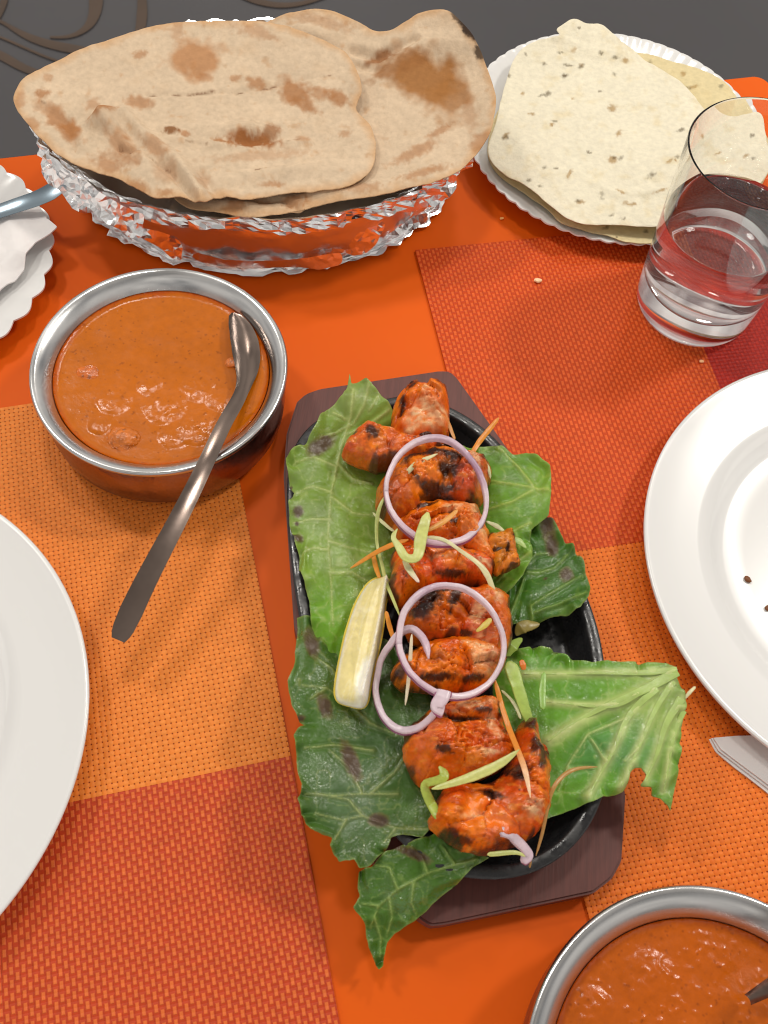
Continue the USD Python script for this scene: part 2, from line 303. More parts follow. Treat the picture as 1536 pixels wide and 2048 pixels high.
leg = trimesh.creation.cylinder(.035, -fz - .028 - .02, sections=32); leg.apply_translation([cx.x, cx.y, (fz - .028 + .02) / 2])
foot = trimesh.creation.cylinder(.26, .02, sections=48); foot.apply_translation([cx.x, cx.y, fz + .011])
part(TB, 'column', leg, IRON); part(TB, 'foot_plate', foot, IRON)

# ------------------------------------------------------------------ placemats
def mat_panel(P, yaw_dir, origin, x0, x1, y0, y1, z, name, m, label=None):
    ex = np.array([math.cos(yaw_dir), math.sin(yaw_dir)]); ey = np.array([-ex[1], ex[0]])
    q = [origin + ex * a + ey * b for a, b in ((x0, y0), (x1, y0), (x1, y1), (x0, y1))]
    t = trimesh.creation.extrude_polygon(Polygon(q), .0012, engine='earcut'); t.apply_translation([0, 0, z]); part(P, name, t, m, smooth=False, label=label)
ZM = .0016
O1, O2 = lin(236, 138, 58), lin(233, 130, 48)
lo = at1(581, 1512, ZM)[:2]; lu = at1(488.5, 976, ZM)[:2] - at1(687, 2042, ZM)[:2]; ly = math.atan2(lu[1], lu[0]) - math.pi / 2
WL_O = weave('woven_orange_west', ly, (*lo, 0), .0026, O1, O2, lin(140, 44, 12), 'grid')
WL_R = weave('woven_red_west', ly, (*lo, 0), .0026, lin(220, 108, 50), lin(192, 66, 30), lin(110, 22, 8), 'fleck')
top_l = (at1(60, 807, ZM)[:2] - lo) @ np.array([-math.sin(ly), math.cos(ly)])
PL = thing('placemat', 'woven placemat under the gravy pot with the serving spoon, orange mesh over a red half', 'placemat', loc=(*lo, 0))
mat_panel(PL, ly, lo, -.45, 0, 0, top_l, .0004, 'orange_panel', WL_O, 'open orange mesh half'); mat_panel(PL, ly, lo, -.45, 0, -.24, -.0, .0004, 'red_panel', WL_R, 'red weave with orange flecks')
ro = at1(830.5, 500, ZM)[:2]; ru = ro - at1(1168, 1795, ZM)[:2]; ry = math.atan2(ru[1], ru[0]) - math.pi / 2
ex = np.array([math.cos(ry), math.sin(ry)]); ey = np.array([-ex[1], ex[0]])
yb = (at1(1205, 1095, ZM)[:2] - ro) @ ey; xb = (at1(1415, 715, ZM)[:2] - ro) @ ex; ye = (at1(1168, 1797, ZM)[:2] - ro) @ ey - .06
WR_R = weave('woven_red_east', ry, (*ro, 0), .0026, lin(224, 98, 38), lin(200, 68, 14), lin(130, 30, 6), 'fleck')
WR_D = weave('woven_crimson_east', ry, (*ro, 0), .0026, lin(190, 44, 26), lin(172, 32, 20), lin(130, 14, 10), 'fleck')
WR_O = weave('woven_orange_east', ry, (*ro, 0), .0026, lin(236, 122, 40), lin(230, 112, 30), lin(146, 46, 10), 'grid')
PR = thing('placemat', 'woven placemat under the water glass, red and crimson squares beside an orange half', 'placemat', loc=(*ro, 0))
mat_panel(PR, ry, ro, 0, xb, yb, 0, .0004, 'red_panel', WR_R, 'red weave with orange flecks'); mat_panel(PR, ry, ro, xb, .36, yb, 0, .0004, 'crimson_panel', WR_D, 'plain crimson weave')
mat_panel(PR, ry, ro, 0, .36, ye, yb, .0004, 'orange_panel', WR_O, 'open orange mesh half')


# ------------------------------------------------------------------ crockery
def circle_through(px, z):
    P = at(px, z)[:, :2]; s = np.linalg.lstsq(np.c_[P, np.ones(len(P))], (P ** 2).sum(1), rcond=None)[0]; c = s[:2] / 2
    return c, math.sqrt(s[2] + c @ c)
def plate_profile(R, h):
    return [(.0, .0042), (R * .55, .0045), (R * .64, .0050), (R * .675, .0066), (R * .705, .0094), (R * .735, .0116), (R * .77, .0130), (R * .85, h - .0045), (R * .955, h - .0012), (R * .982, h - .0002), (R * .994, h + .0001), (R, h - .0008),
            (R * .998, h - .0022), (R * .985, h - .0034), (R * .85, h - .0085), (R * .70, .0082), (R * .64, .0020), (R * .62, .0002), (R * .60, .0002), (R * .58, .0018), (0, .0018)]
zt = .0018
for lbl, pts in (('large white dinner plate on the crimson and orange placemat, two brown seeds on it', [(1536, 742), (1400, 800), (1320, 900), (1292, 1000), (1290, 1080), (1310, 1180), (1360, 1290), (1430, 1390), (1500, 1465), (1536, 1500)]),
                 ('large clean white dinner plate on the placemat below the gravy pot spoon', [(0, 1045), (60, 1095), (130, 1220), (165, 1320), (178, 1400), (172, 1500), (140, 1600), (80, 1740), (0, 1870)])):
    c, R = circle_through(pts, zt + .0185); R = min(R, .142)
    if 'clean' in lbl:
        R = .140; rightmost = at1(178, 1400, zt + .0185)[:2]; c = rightmost + np.array([-R, .002])
        c = c + (circle_through(pts, zt + .0185)[0] - c) * np.array([0, 1]) * .8
        c[0] = rightmost[0] - math.sqrt(max(R ** 2 - (c[1] - rightmost[1]) ** 2, 0))
    P = thing('dinner_plate', lbl, 'plate', loc=(*c, zt))
    pr = plate_profile(R, .0185)
    part(P, 'rim', lathe(pr[4:17], 160, (*c, zt)), CERAMIC, smooth=60); part(P, 'well', lathe(pr[:5] , 160, (*c, zt)), CERAMIC, smooth=60); part(P, 'foot', lathe(pr[16:], 160, (*c, zt)), CERAMIC, smooth=60)
    if 'seeds' in lbl: RPC = c
def seed(px, z, l, w, ang, lbl, cat='seed', name='seed', group=None, colr=(90, 52, 22)):
    c = at1(*px, z); m = trimesh.creation.icosphere(2, 1.0); m.apply_scale([l / 2, w / 2, w * .32]); m.vertices += fbm(m.vertices, 900, 3)[:, None] * m.vertices * .8
    m.apply_transform(trimesh.transformations.rotation_matrix(math.radians(ang), [0, 0, 1])); m.apply_translation(c + [0, 0, w * .28])
    single(name, m, plain(numbered('look', name + '_look'), lin(*(np.array(colr) * 1.3).clip(0, 255)), .6, bump=.3, bscale=900), lbl, cat, group)
seed((1494, 1160), zt + .0045, .0048, .0032, -40, 'larger brown seed lying whole in the well of the dinner plate'); seed((1535, 1217), zt + .0045, .0044, .003, 60, 'brown seed cut by the picture edge in the dinner plate')

def scallop_plate(name, lbl, c, R, h, lobes, amp, cat='plate', low=.009):
    P = thing(name, lbl, cat, loc=(*c, .0006))
    pr = [(.0, .003), (R * .55, .0033), (R * .68, .0045), (R * .78, .009), (R * .9, h - .0028), (R * .97, h - .0004), (R, h), (R * 1.0, h - .0012), (R * .96, h - .0026), (R * .78, .0062), (R * .66, .0012), (R * .6, .0), (0, .0)]
    def wv(th, pr):
        k = np.clip((pr[:, 0] / R - .80) / .20, 0, 1)[:, None]
        return k ** 2 * amp * (np.abs(np.sin(th * lobes / 2)) - .6)[None], k ** 2 * amp * .12 * np.cos(th * lobes)[None]
    part(P, 'rim', lathe(pr[2:11], lobes * 10, (*c, .0006), wave=wv), CERAMIC, smooth=60); part(P, 'well', lathe(pr[:3], lobes * 10, (*c, .0006), wave=wv), CERAMIC, smooth=60); part(P, 'foot', lathe(pr[10:], lobes * 10, (*c, .0006), wave=wv), CERAMIC, smooth=60)
    return P
pc, prad = circle_through([(955, 320), (1000, 385), (1060, 425), (1150, 467), (1250, 487), (985, 125), (1040, 90), (1110, 72), (1330, 90), (1400, 128), (1240, 66)], .0146)
scallop_plate('scalloped_plate', 'white plate with a finely scalloped edge under the papads', pc, prad, .014, 64, .0012)
sc, srad = circle_through([(28, 345), (60, 385), (92, 430), (103, 490), (98, 540), (80, 585), (55, 620), (30, 648), (0, 668)], .0146)
sc2, sr2 = sc, srad
scallop_plate('scalloped_plate', 'white scalloped side plate at the picture edge under a paper napkin', sc2, sr2, .014, 30, .0030)

# ------------------------------------------------------------------ metal pots of gravy
def pot(lbl, c, R, h, zc):
    P = thing('gravy_pot', lbl, 'pot', loc=(*c, .0006))
    k = R / .0695; z0 = .0006
    rim = [(.0575 * k, zc - .004), (.0582 * k, zc + .001), (.0590 * k, h - .0095), (.0602 * k, h - .0062), (.0632 * k, h - .0022), (.0662 * k, h - .0004), (.0682 * k, h), (.0692 * k, h - .0006), (.0697 * k, h - .0020), (.0692 * k, h - .0034), (.0675 * k, h - .0042), (.0645 * k, h - .0052), (.0625 * k, h - .0075)]
    body = [(.0625 * k, h - .0074), (.0645 * k, h - .012), (.0668 * k, h * .58), (.0674 * k, h * .40), (.0664 * k, h * .20), (.0632 * k, h * .07), (.0590 * k, .0008), (.0530 * k, .0002), (0, .0)]
    inner = [(0, .004), (.050 * k, .004), (.0560 * k, .010), (.0575 * k, zc - .004)]
    part(P, 'rim', lathe(rim, 128, (*c, z0)), STEEL, smooth=60); part(P, 'body', lathe(body, 128, (*c, z0)), POTSIDE, smooth=60); part(P, 'inside', lathe(inner, 96, (*c, z0)), STEELB, smooth=60)
def gravy(lbl, c, R, z, rgb, oil, bumps, ripple, sd, lumps=(), grain=0.0):
    """A disc of thick sauce: a fine polar-free grid with a relief of soft lumps."""
    poly = Point(0, 0).buffer(R, quad_segs=40); p, t, n = plan_mesh(poly, .0009, sd)
    t = t[:, [0, 2, 1]]; w = p + c
    rr = np.linalg.norm(p, axis=1) / R
    zz = .0016 * np.clip((rr - .93) / .07, 0, 1) ** 2 + ripple * fbm(w, 55, sd, 3) * (1 - np.clip((rr - .9) / .1, 0, 1)) + grain * np.clip(fbm(w, 420, sd + 9, 2) - .08, 0, 1)
    col = np.tile(lin(*rgb), (len(p), 1)) * (1 + .22 * fbm(w, 40, sd + 2, 3))[:, None]
    col = mixc(col, lin(*oil), np.clip((rr - .95) / .05 + fbm(w, 90, sd + 5) * 1.2, 0, 1) * .7)
    col = mixc(col, lin(90, 34, 10), np.clip((fbm(w, 700, sd + 7, 2) - .27) * 12, 0, 1) * .45)
    for (bx, by, br, bh) in bumps:
        q = at1(bx, by, z)[:2]; d = np.linalg.norm(w - q, axis=1) + .0022 * fbm(w, 260, sd + 4); zz += bh * np.clip(1 - (d / br) ** 2, 0, 1) ** .8 * (1 + .9 * fbm(w, 300, sd + 6, 3))
    top = np.c_[w, z + zz]; bot = np.c_[w, np.full(len(w), z - .006)]
    m = closed_sheet(top, bot, t, n); single('gravy', m, CURRYM, lbl, 'gravy', col=np.vstack([col, col]))
RIMPX = [(60.5, 762), (323, 536), (578, 734), (323, 949), (484, 575), (545, 633), (525, 847), (101, 871), (121, 615), (182, 573), (424, 928), (560, 800), (66, 700)]
HP = .0445
c1, R1 = circle_through(RIMPX, HP)
pot('steel gravy pot with an orange curry and a serving spoon leaning out of it', c1, R1, HP, .0335)
gravy('smooth orange curry with meat lumps breaking its surface', c1, R1 * .0588 / .0695, .0350, (188, 98, 4), (178, 66, 2), [(330, 815, .012, .0014), (400, 855, .012, .0016), (300, 770, .007, .0010), (395, 775, .010, .0010), (230, 800, .010, .001), (440, 800, .008, .001), (200, 850, .006, .0012), (350, 870, .009, .001)], .0007, 11)
def lump(px, z, r, rgb, lbl, sd, flat=.6):
    m = trimesh.creation.icosphere(4, 1.0); v = m.vertices
    m.vertices = v * (1 + .55 * fbm(v, 1.4, sd, 4))[:, None] * np.array([r, r * .85, r * flat]) + at1(*px, z)
    cc = np.tile(lin(*rgb), (len(v), 1)) * (1 + .8 * fbm(m.vertices, 260, sd))[:, None]; cc = mixc(cc, lin(60, 24, 8), np.clip((fbm(m.vertices, 420, sd + 1) - .12) * 8, 0, 1) * .6)
    single('meat_lump', m, MEAT, lbl, 'meat', col=cc)
lump((250, 880), .0340, .0088, (196, 104, 24), 'largest meat lump in the curry, dark speck beside it, near the pot front', 5)
lump((178, 748), .0334, .0068, (198, 98, 20), 'small reddish meat lump near the far side of the curry', 6, .45)
lump((466, 726), .0352, .0042, (222, 122, 52), 'pale orange meat bit tucked against the serving spoon bowl', 8)
# the second pot, cut by the corner of the frame
RIM2 = [(1060, 2048), (1075, 1985), (1100, 1930), (1140, 1875), (1190, 1830), (1250, 1797), (1320, 1775), (1390, 1769), (1460, 1777), (1536, 1805)]
HP2 = .0445
c2, R2 = circle_through(RIM2, HP2); R2f = min(R2, .078)
d2 = at1(1250, 1797, HP2)[:2]; u2 = (c2 - d2) / np.linalg.norm(c2 - d2); c2 = d2 + u2 * R2f; R2 = R2f
pot('steel gravy pot with grainy brown curry at the near corner of the table', c2, R2, HP2, .030)
gravy('grainy reddish brown curry with oily glints in the nearest pot', c2, R2 * .0584 / .0695, .0325, (180, 84, 4), (148, 52, 2), [(1300, 1960, .012, .001), (1420, 1900, .012, .0008), (1180, 2020, .010, .0012)], .0011, 23, grain=.0016)

def spoon(lbl, spine, half, depth, tilt, width_dir=None, thick=.0012, group=None, steel=None):
    """spine: points with heights; half: half widths along it; depth: sag of the section; tilt: degrees the section is rolled about the spine."""
    n = 70; c = curve(spine, n); s = np.linspace(0, 1, n); h = np.interp(s, *half); dp = np.interp(s, *depth); tl = np.radians(np.interp(s, *tilt))
    t = np.gradient(c, axis=0); t /= np.linalg.norm(t, axis=1)[:, None]; B = np.cross(t, [0, 0, 1.0]); B /= np.linalg.norm(B, axis=1)[:, None]; N = np.cross(B, t)
    B2 = B * np.cos(tl)[:, None] + N * np.sin(tl)[:, None]; N2 = -B * np.sin(tl)[:, None] + N * np.cos(tl)[:, None]
    k = 17; u = np.linspace(-1, 1, k)
    top = c[:, None] + (h[:, None] * u)[:, :, None] * B2[:, None] - (dp[:, None] * (1 - u ** 2))[:, :, None] * N2[:, None]
    bot = top - thick * N2[:, None] * np.sqrt(np.clip(1.05 - u ** 2, 0, 1))[None, :, None]
    def grid(a, b):
        i, j = np.meshgrid(np.arange(a, b), np.arange(k - 1), indexing='ij'); return np.stack([i * k + j, i * k + j + 1, (i + 1) * k + j + 1, (i + 1) * k + j], -1).reshape(-1, 4) - a * k
    P = thing('serving_spoon', lbl, 'spoon', group, loc=c[n // 2])
    cut = int(n * .33)
    for name, a, b in (('spoon_bowl', 0, cut), ('handle', cut, n - 1)):
        T, Bo = top[a:b + 1].reshape(-1, 3), bot[a:b + 1].reshape(-1, 3); m = len(T); q = grid(a, b)
        ring = np.r_[np.arange(k), np.arange(1, b - a + 1) * k + k - 1, (b - a) * k + np.arange(k - 2, -1, -1), np.arange(b - a - 1, 0, -1) * k]
        r1 = np.roll(ring, -1); side = np.c_[ring, ring + m, r1 + m, r1]
        qq = np.vstack([q, q[:, ::-1] + m, side]); f = np.vstack([qq[:, [0, 1, 2]], qq[:, [0, 2, 3]]])
        tm = trimesh.Trimesh(np.vstack([T, Bo]), f, process=False); tm.fix_normals()
        part(P, name, tm, steel or SPOONM, smooth=50)
def sp(*r): return np.vstack([at1(x, y, z) for x, y, z in r])
spoon('steel serving spoon resting on the pot rim, its bowl half sunk in curry', sp((467, 624, .0388), (482, 655, .0397), (492, 700, .0397), (492, 748, .0402), (478, 795, .0425), (456, 834, .0462), (420, 908, .0495), (350, 1050, .047), (290, 1165, .041), (236, 1280, .032)),
      ([0, .015, .05, .10, .155, .20, .24, .28, .34, .55, .75, .93, .98, 1], [.0008, .0042, .0070, .0084, .0082, .0066, .0046, .0036, .0038, .0042, .0050, .0058, .0052, .0034]), ([0, .06, .14, .23, .30, 1], [.0006, .0020, .0028, .0018, .0006, .0002]), ([0, .22, .40, 1], [22, 20, 8, 6]))
spoon('steel spoon handle poking into the nearest pot of brown curry', sp((1495, 2000, .040), (1540, 1975, .050), (1640, 1930, .075), (1760, 1880, .10)), ([0, .2, .3, .6, 1], [.0022, .0034, .0036, .004, .005]), ([0, 1], [.0015, .0003]), ([0, 1], [10, 0]))
spoon('blue grey spoon handle lying over the napkin towards the foil basket', sp((132, 362, .034), (100, 384, .031), (40, 408, .026), (-10, 425, .024), (-120, 462, .020), (-230, 500, .018)), ([0, .03, .10, .3, .6, .75, .9, 1], [.0012, .0046, .0058, .0054, .0046, .009, .011, .003]), ([0, .5, .8, 1], [.0004, .0008, .004, .001]), ([0, 1], [12, 0]), steel=plain('blue_grey_steel', (.24, .30, .35), .22, 1.0))

# ------------------------------------------------------------------ sheets traced where they lie: leaves, breads, papads, napkins
def sheet(px, ctrl, step=4.2, thick=.0012, amp=0.0, rough=2.0, seed=0, relief=None, colour=None, smoothing=0.0, k=3, edge=0.0):
    poly = rough_outline(px, rough, seed, k=k); p, t, n = plan_mesh(poly, step, seed)
    z = field(ctrl, p, smoothing); w = at(p, z)
    d = shapely.distance(shapely.points(p), poly.exterior)
    z2 = amp * fbm(w, 45, seed, 4) * 2 + (relief(p, w, d) if relief is not None else 0)
    w[:, 2] += z2
    b = w.copy(); b[:, 2] -= thick * np.clip(.25 + d / (edge + 1e-6), 0, 1) if edge else thick
    col = colour(p, w, d)
    return closed_sheet(w, b, t, n), np.vstack([col, col])
# napkins
def paper(px, ctrl, sd, amp=.0015, thick=.0009, step=5.0, k=1):
    m, _ = sheet(px, ctrl, step, thick, amp, .8, sd, colour=lambda p, w, d: np.ones((len(p), 3)), k=k); return m
single('paper_napkin', paper([(-140, 440), (-60, 428), (20, 415), (78, 412), (93, 430), (93, 440), (116, 457), (100, 472), (70, 485), (52, 510), (48, 540), (30, 560), (8, 572), (-20, 600), (-140, 640)], [(-140, 440, .020), (-60, 428, .018), (78, 412, .017), (116, 457, .022), (70, 485, .021), (48, 540, .017), (8, 572, .0165), (-140, 640, .015), (20, 450, .022), (30, 500, .024), (0, 480, .020), (-60, 520, .022)], 3, .004, step=4),
       PAPER, 'crumpled white paper napkin on the side plate beneath a spoon', 'napkin', smooth=50)
NP = thing('paper_napkin', 'folded white paper napkin tucked beneath the edge of the seeded dinner plate', 'napkin')
for i, (off, zz) in enumerate(((0, .0020), (5, .0034), (9, .0048))):
    m = paper([(1418 + off, 1478 - off * .3), (1470, 1476 - off * .5), (1600, 1474 - off * .5), (1720, 1600), (1740, 1760), (1640, 1690), (1536 + off, 1586 - off * 1.2), (1470 + off, 1535 - off * 1.0), (1432 + off, 1505 - off * .8)], [(1418, 1478, zz), (1720, 1600, zz), (1640, 1690, zz), (1470, 1535, zz + .0008)], 30 + i, .0004, step=7)
    part(NP, 'fold', m, PAPER, smooth=50)

# ------------------------------------------------------------------ bread basket
BK = thing('bread_basket', 'oval bread basket wrapped in crumpled aluminium foil under the roti', 'basket')
bz = .055
bl, br_, bf, bn = at1(92, 265, bz), at1(925, 330, bz), at1(430, 42, bz), at1(500, 450, bz)
bc = (bl + br_ + bf + bn)[:2] / 4 * 1.0
bc, ea, eb, ang = np.array([-.1070, .5054]), .1375, .0895, .1703
_v = np.array([-math.sin(ang), math.cos(ang)]); KY = (1 - abs((at1(530, 537, .002)[:2] - bc) @ _v) / eb) / .16
def oval(th, s, z, off=(0, 0)):
    x = ea * s * np.cos(th); y = eb * (1 + (s - 1) * KY) * np.sin(th)
    return np.stack([bc[0] + x * math.cos(ang) - y * math.sin(ang), bc[1] + x * math.sin(ang) + y * math.cos(ang), z], -1)
def foil_skin(prof, nth, hem=0.0, amp=.004, seed=0, smooth_front=True, th0=0, th1=2 * math.pi, freq=70, subdiv=5):
    pr = np.asarray(prof, float); s = np.interp(np.linspace(0, len(pr) - 1, (len(pr) - 1) * subdiv + 1), np.arange(len(pr)), pr[:, 0]); z = np.interp(np.linspace(0, len(pr) - 1, (len(pr) - 1) * subdiv + 1), np.arange(len(pr)), pr[:, 1]); a = np.interp(np.linspace(0, len(pr) - 1, (len(pr) - 1) * subdiv + 1), np.arange(len(pr)), pr[:, 2])
    full = abs(th1 - th0 - 2 * math.pi) < 1e-6; th = np.linspace(th0, th1, nth, endpoint=not full); m = len(s)
    TH, S = np.meshgrid(th, s); Z = z[:, None] * np.ones_like(TH); A = a[:, None] * np.ones_like(TH)
    v = oval(TH, S, Z).reshape(-1, 3); A = A.reshape(-1)
    rd = v - np.array([*bc, .03]); rd /= np.linalg.norm(rd, axis=1)[:, None]
    q = v + .006 * np.c_[fbm(v, 60, seed + 5), fbm(v, 60, seed + 6), fbm(v, 60, seed + 7)] * 2
    cr = np.abs(fbm(q, freq, seed, 2)) * -2 + np.abs(fbm(q, freq * 2.3, seed + 1, 2)) * -1.2 + .5
    v = v + rd * (A * amp * 2 * cr)[:, None]
    if hem:
        k = np.zeros((m, nth)); k[-subdiv:] = np.linspace(0, 1, subdiv)[:, None]; drop = fbm(np.c_[np.cos(th) * .1, np.sin(th) * .1], 90, seed + 8, 3) * 2 * hem
        v[:, 2] += (k * drop[None]).ravel(); v[:, 2] = np.maximum(v[:, 2], .0012)
    i, j = np.meshgrid(np.arange(m - 1), np.arange(nth if full else nth - 1), indexing='ij')
    f = np.stack([i * nth + j, i * nth + (j + 1) % nth, (i + 1) * nth + (j + 1) % nth, (i + 1) * nth + j], -1).reshape(-1, 4)
    return trimesh.Trimesh(v, np.vstack([f[:, [0, 1, 2]], f[:, [0, 2, 3]]]), process=False)
# profile rows: scale of the oval, height, how crumpled
part(BK, 'foil_lining', foil_skin([(.5, .046, .6), (.78, .047, .8), (.90, .049, .8), (.965, .052, .6)], 160, amp=.0035, seed=2), FOIL, smooth=False)
part(BK, 'foil_rim', foil_skin([(.955, .052, .5), (.985, .0575, .6), (1.0, .058, .8), (1.010, .0535, 1.0), (1.002, .0475, 1.2)], 230, amp=.0046, seed=4, freq=58, subdiv=3), FOIL, smooth=False)
part(BK, 'foil_wall', foil_skin([(1.000, .0495, .3), (.955, .036, .12), (.91, .022, .12), (.86, .010, .3), (.845, .0045, .5)], 300, amp=.0030, seed=6, freq=60), FOIL, smooth=35)
part(BK, 'foil_hem', foil_skin([(.843, .0052, .4), (.855, .0030, .7), (.872, .0042, 1.0), (.882, .0036, 1.3)], 190, amp=.0036, seed=9, freq=70, subdiv=3), FOIL, smooth=False)
def flap(pts, ctrl_z, sd, amp=.004):
    p = Polygon(smooth_closed(pts, 60, 1)).buffer(0); q, t, n = plan_mesh(p, 8.0, sd, .45); z = field([(x, y, h + .004) for (x, y), h in zip(pts, ctrl_z)], q); w = at(q, z)
    cr = np.abs(fbm(w, 120, sd, 2)) * -2 + .4 + np.abs(fbm(w, 260, sd + 1, 2)) * -1.2; w[:, 2] += amp * cr; w[:, 1] -= amp * cr * .6
    part(BK, 'foil_flap', trimesh.Trimesh(w, t, process=False), FOIL, smooth=False)
flap([(95, 300), (140, 330), (200, 385), (250, 415), (290, 430), (285, 475), (262, 478), (235, 455), (215, 450), (190, 425), (160, 425), (145, 418), (120, 380), (100, 372), (84, 352), (82, 320)], [.055, .056, .056, .056, .056, .045, .040, .040, .042, .042, .038, .036, .036, .036, .040, .05], 41, .006)
flap([(285, 455), (325, 465), (352, 472), (366, 495), (362, 520), (345, 518), (320, 495), (290, 480), (275, 470)], [.040, .040, .036, .028, .018, .016, .024, .032, .036], 42, .003)
flap([(395, 505), (450, 520), (520, 522), (575, 520), (615, 515), (680, 505), (686, 515), (684, 530), (636, 540), (600, 534), (500, 537), (440, 532), (400, 524), (380, 512)], [.012, .014, .014, .012, .012, .014, .010, .004, .002, .003, .002, .003, .004, .008], 43, .0022)
flap([(640, 500), (700, 470), (760, 440), (772, 450), (752, 490), (730, 508), (708, 512), (690, 505), (660, 512), (640, 512)], [.016, .026, .034, .030, .016, .008, .006, .008, .008, .010], 44, .004)
flap([(775, 468), (830, 430), (855, 426), (856, 440), (820, 465), (795, 472)], [.012, .024, .030, .026, .014, .010], 45, .002)
flap([(800, 395), (850, 372), (880, 355), (912, 350), (914, 375), (900, 395), (888, 400), (868, 415), (850, 415), (820, 425), (790, 425)], [.05, .05, .05, .05, .042, .038, .034, .034, .034, .034, .04], 46, .005)

# roti
BROWN, TOAST = lin(168, 116, 72), lin(190, 138, 90)
def roti_colour(spots, sd, base=(206, 183, 155), burn=None, edgec=.55, cracks=()):
    def f(p, w, d):
        c = np.tile(lin(*base), (len(p), 1)) * (1 + .22 * fbm(w, 60, sd, 4))[:, None]
        c = mixc(c, lin(200, 170, 136), np.clip(fbm(w, 130, sd + 1, 4) * 3 - .1, 0, 1) * .4)
        c = c * (1 + .22 * np.clip(fbm(w, 700, sd + 8, 2), -.4, .1))[:, None]
        c = mixc(c, lin(184, 140, 98), np.clip((fbm(w, 190, sd + 2, 3) - .17) * 7, 0, 1) * .5)
        c = mixc(c, lin(196, 144, 88), np.clip(1 - d / 16 + fbm(w, 120, sd + 3) * 1.5, 0, 1) * edgec)
        for i, s in enumerate(spots):
            x, y, rx, ry, a, st = s[:6]; rgb = s[6] if len(s) > 6 else (162, 106, 58)
            c = mixc(c, lin(*rgb), spot_mask(p, x, y, rx, ry, a, .65, sd + i, .75) * st)
        for ln in cracks: cd, _ = seg_dist(p, ln); c = mixc(c, lin(112, 74, 46), np.exp(-(cd / 1.6) ** 2) * np.clip(.5 + 4 * fbm(p, 1 / 16, sd + 77, 2), 0, 1) * .8)
        if burn is not None:
            for x, y, rx, ry, a, st in burn: c = mixc(c, lin(38, 26, 22), spot_mask(p, x, y, rx, ry, a, .5, sd + 50 + int(x), .6) * st)
        return np.clip(c, .004, 1)
    return f
def bumps(lst, lines=(), sd=0, amp=.0012):
    def f(p, w, d):
        z = amp * fbm(w, 90, sd, 4) + .0022 * np.clip(1 - d / 14, 0, 1) * 0
        for x, y, rx, ry, a, h in lst:
            an = math.radians(a); q = p - (x, y); u = (q[:, 0] * math.cos(an) + q[:, 1] * math.sin(an)) / rx; v = (-q[:, 0] * math.sin(an) + q[:, 1] * math.cos(an)) / ry
            z = z + h * np.exp(-(u * u + v * v) * 1.4)
        for pts, wd, h in lines:
            dd, _ = seg_dist(p, pts); z = z + h * np.exp(-(dd / wd) ** 2)
        return z
    return f
back_px = [(535, 45), (590, 24), (645, 18), (700, 36), (770, 62), (830, 30), (880, 20), (915, 35), (950, 80), (975, 140), (992, 200), (985, 250), (965, 292), (930, 332), (880, 360), (800, 382), (740, 395), (650, 408), (565, 428), (480, 432), (430, 424), (365, 408), (340, 380), (400, 300), (460, 160)]
back_z = [(535, 45, .064), (645, 18, .076), (770, 62, .074), (880, 20, .088), (950, 80, .084), (992, 200, .074), (965, 292, .068), (880, 360, .063), (740, 395, .060), (565, 428, .058), (480, 432, .057), (365, 408, .056), (400, 300, .054), (460, 160, .055), (650, 200, .056), (850, 220, .062), (800, 140, .066), (720, 100, .068), (900, 150, .068)]
m, c = sheet(back_px, back_z, 3.6, .0026, .0012, 2.4, 5, bumps([(730, 130, 40, 14, 10, -.004), (850, 90, 90, 30, 0, .003), (620, 70, 70, 25, 10, .004), (650, 392, 90, 14, -8, .004), (480, 415, 70, 14, 5, .0045), (780, 370, 70, 20, -15, .002)], [([(705, 100), (760, 112), (830, 80)], 9, -.0035), ([(600, 420), (560, 400), (520, 405)], 6, -.002)], 8),
    roti_colour([(850, 150, 75, 45, 25, .95, (158, 106, 56)), (900, 190, 40, 50, 40, .8, (158, 106, 56)), (800, 130, 60, 22, -20, .8, (150, 100, 56)), (760, 110, 30, 10, -20, .8, (140, 86, 40)), (880, 262, 28, 7, -25, .6), (830, 305, 50, 12, -25, .6), (960, 285, 25, 16, -35, .6), (720, 380, 40, 9, -5, .5), (470, 420, 22, 10, 0, .7), (590, 405, 26, 10, 0, .7), (520, 405, 20, 10, 0, .5), (640, 45, 60, 14, 10, .4), (940, 230, 16, 30, 0, .4), (850, 345, 50, 8, -18, .6)], 31, burn=[(938, 62, 26, 11, 52, .95), (958, 105, 18, 8, 70, .85), (915, 35, 16, 8, 35, .8)]), edge=9)
single('roti', m, DOUGH, 'roti beneath, its raised far edge burnt black, beside the papad plate', 'flatbread', col=c)
front_px = [(28, 190), (45, 160), (85, 135), (150, 102), (240, 72), (330, 48), (450, 42), (540, 45), (630, 72), (690, 105), (715, 145), (721, 190), (712, 214), (735, 243), (750, 285), (747, 330), (715, 362), (655, 380), (560, 388), (470, 394), (430, 392), (412, 406), (380, 398), (318, 396), (252, 366), (180, 340), (112, 306), (62, 255), (34, 218)]
front_z = [(28, 190, .072), (85, 135, .072), (240, 72, .073), (450, 42, .073), (630, 72, .074), (721, 190, .067), (712, 214, .064), (750, 285, .064), (715, 362, .064), (560, 388, .065), (470, 394, .067), (412, 406, .070), (318, 396, .068), (180, 340, .066), (62, 255, .069), (300, 200, .066), (500, 200, .064), (600, 300, .063), (400, 300, .066), (200, 200, .067)]
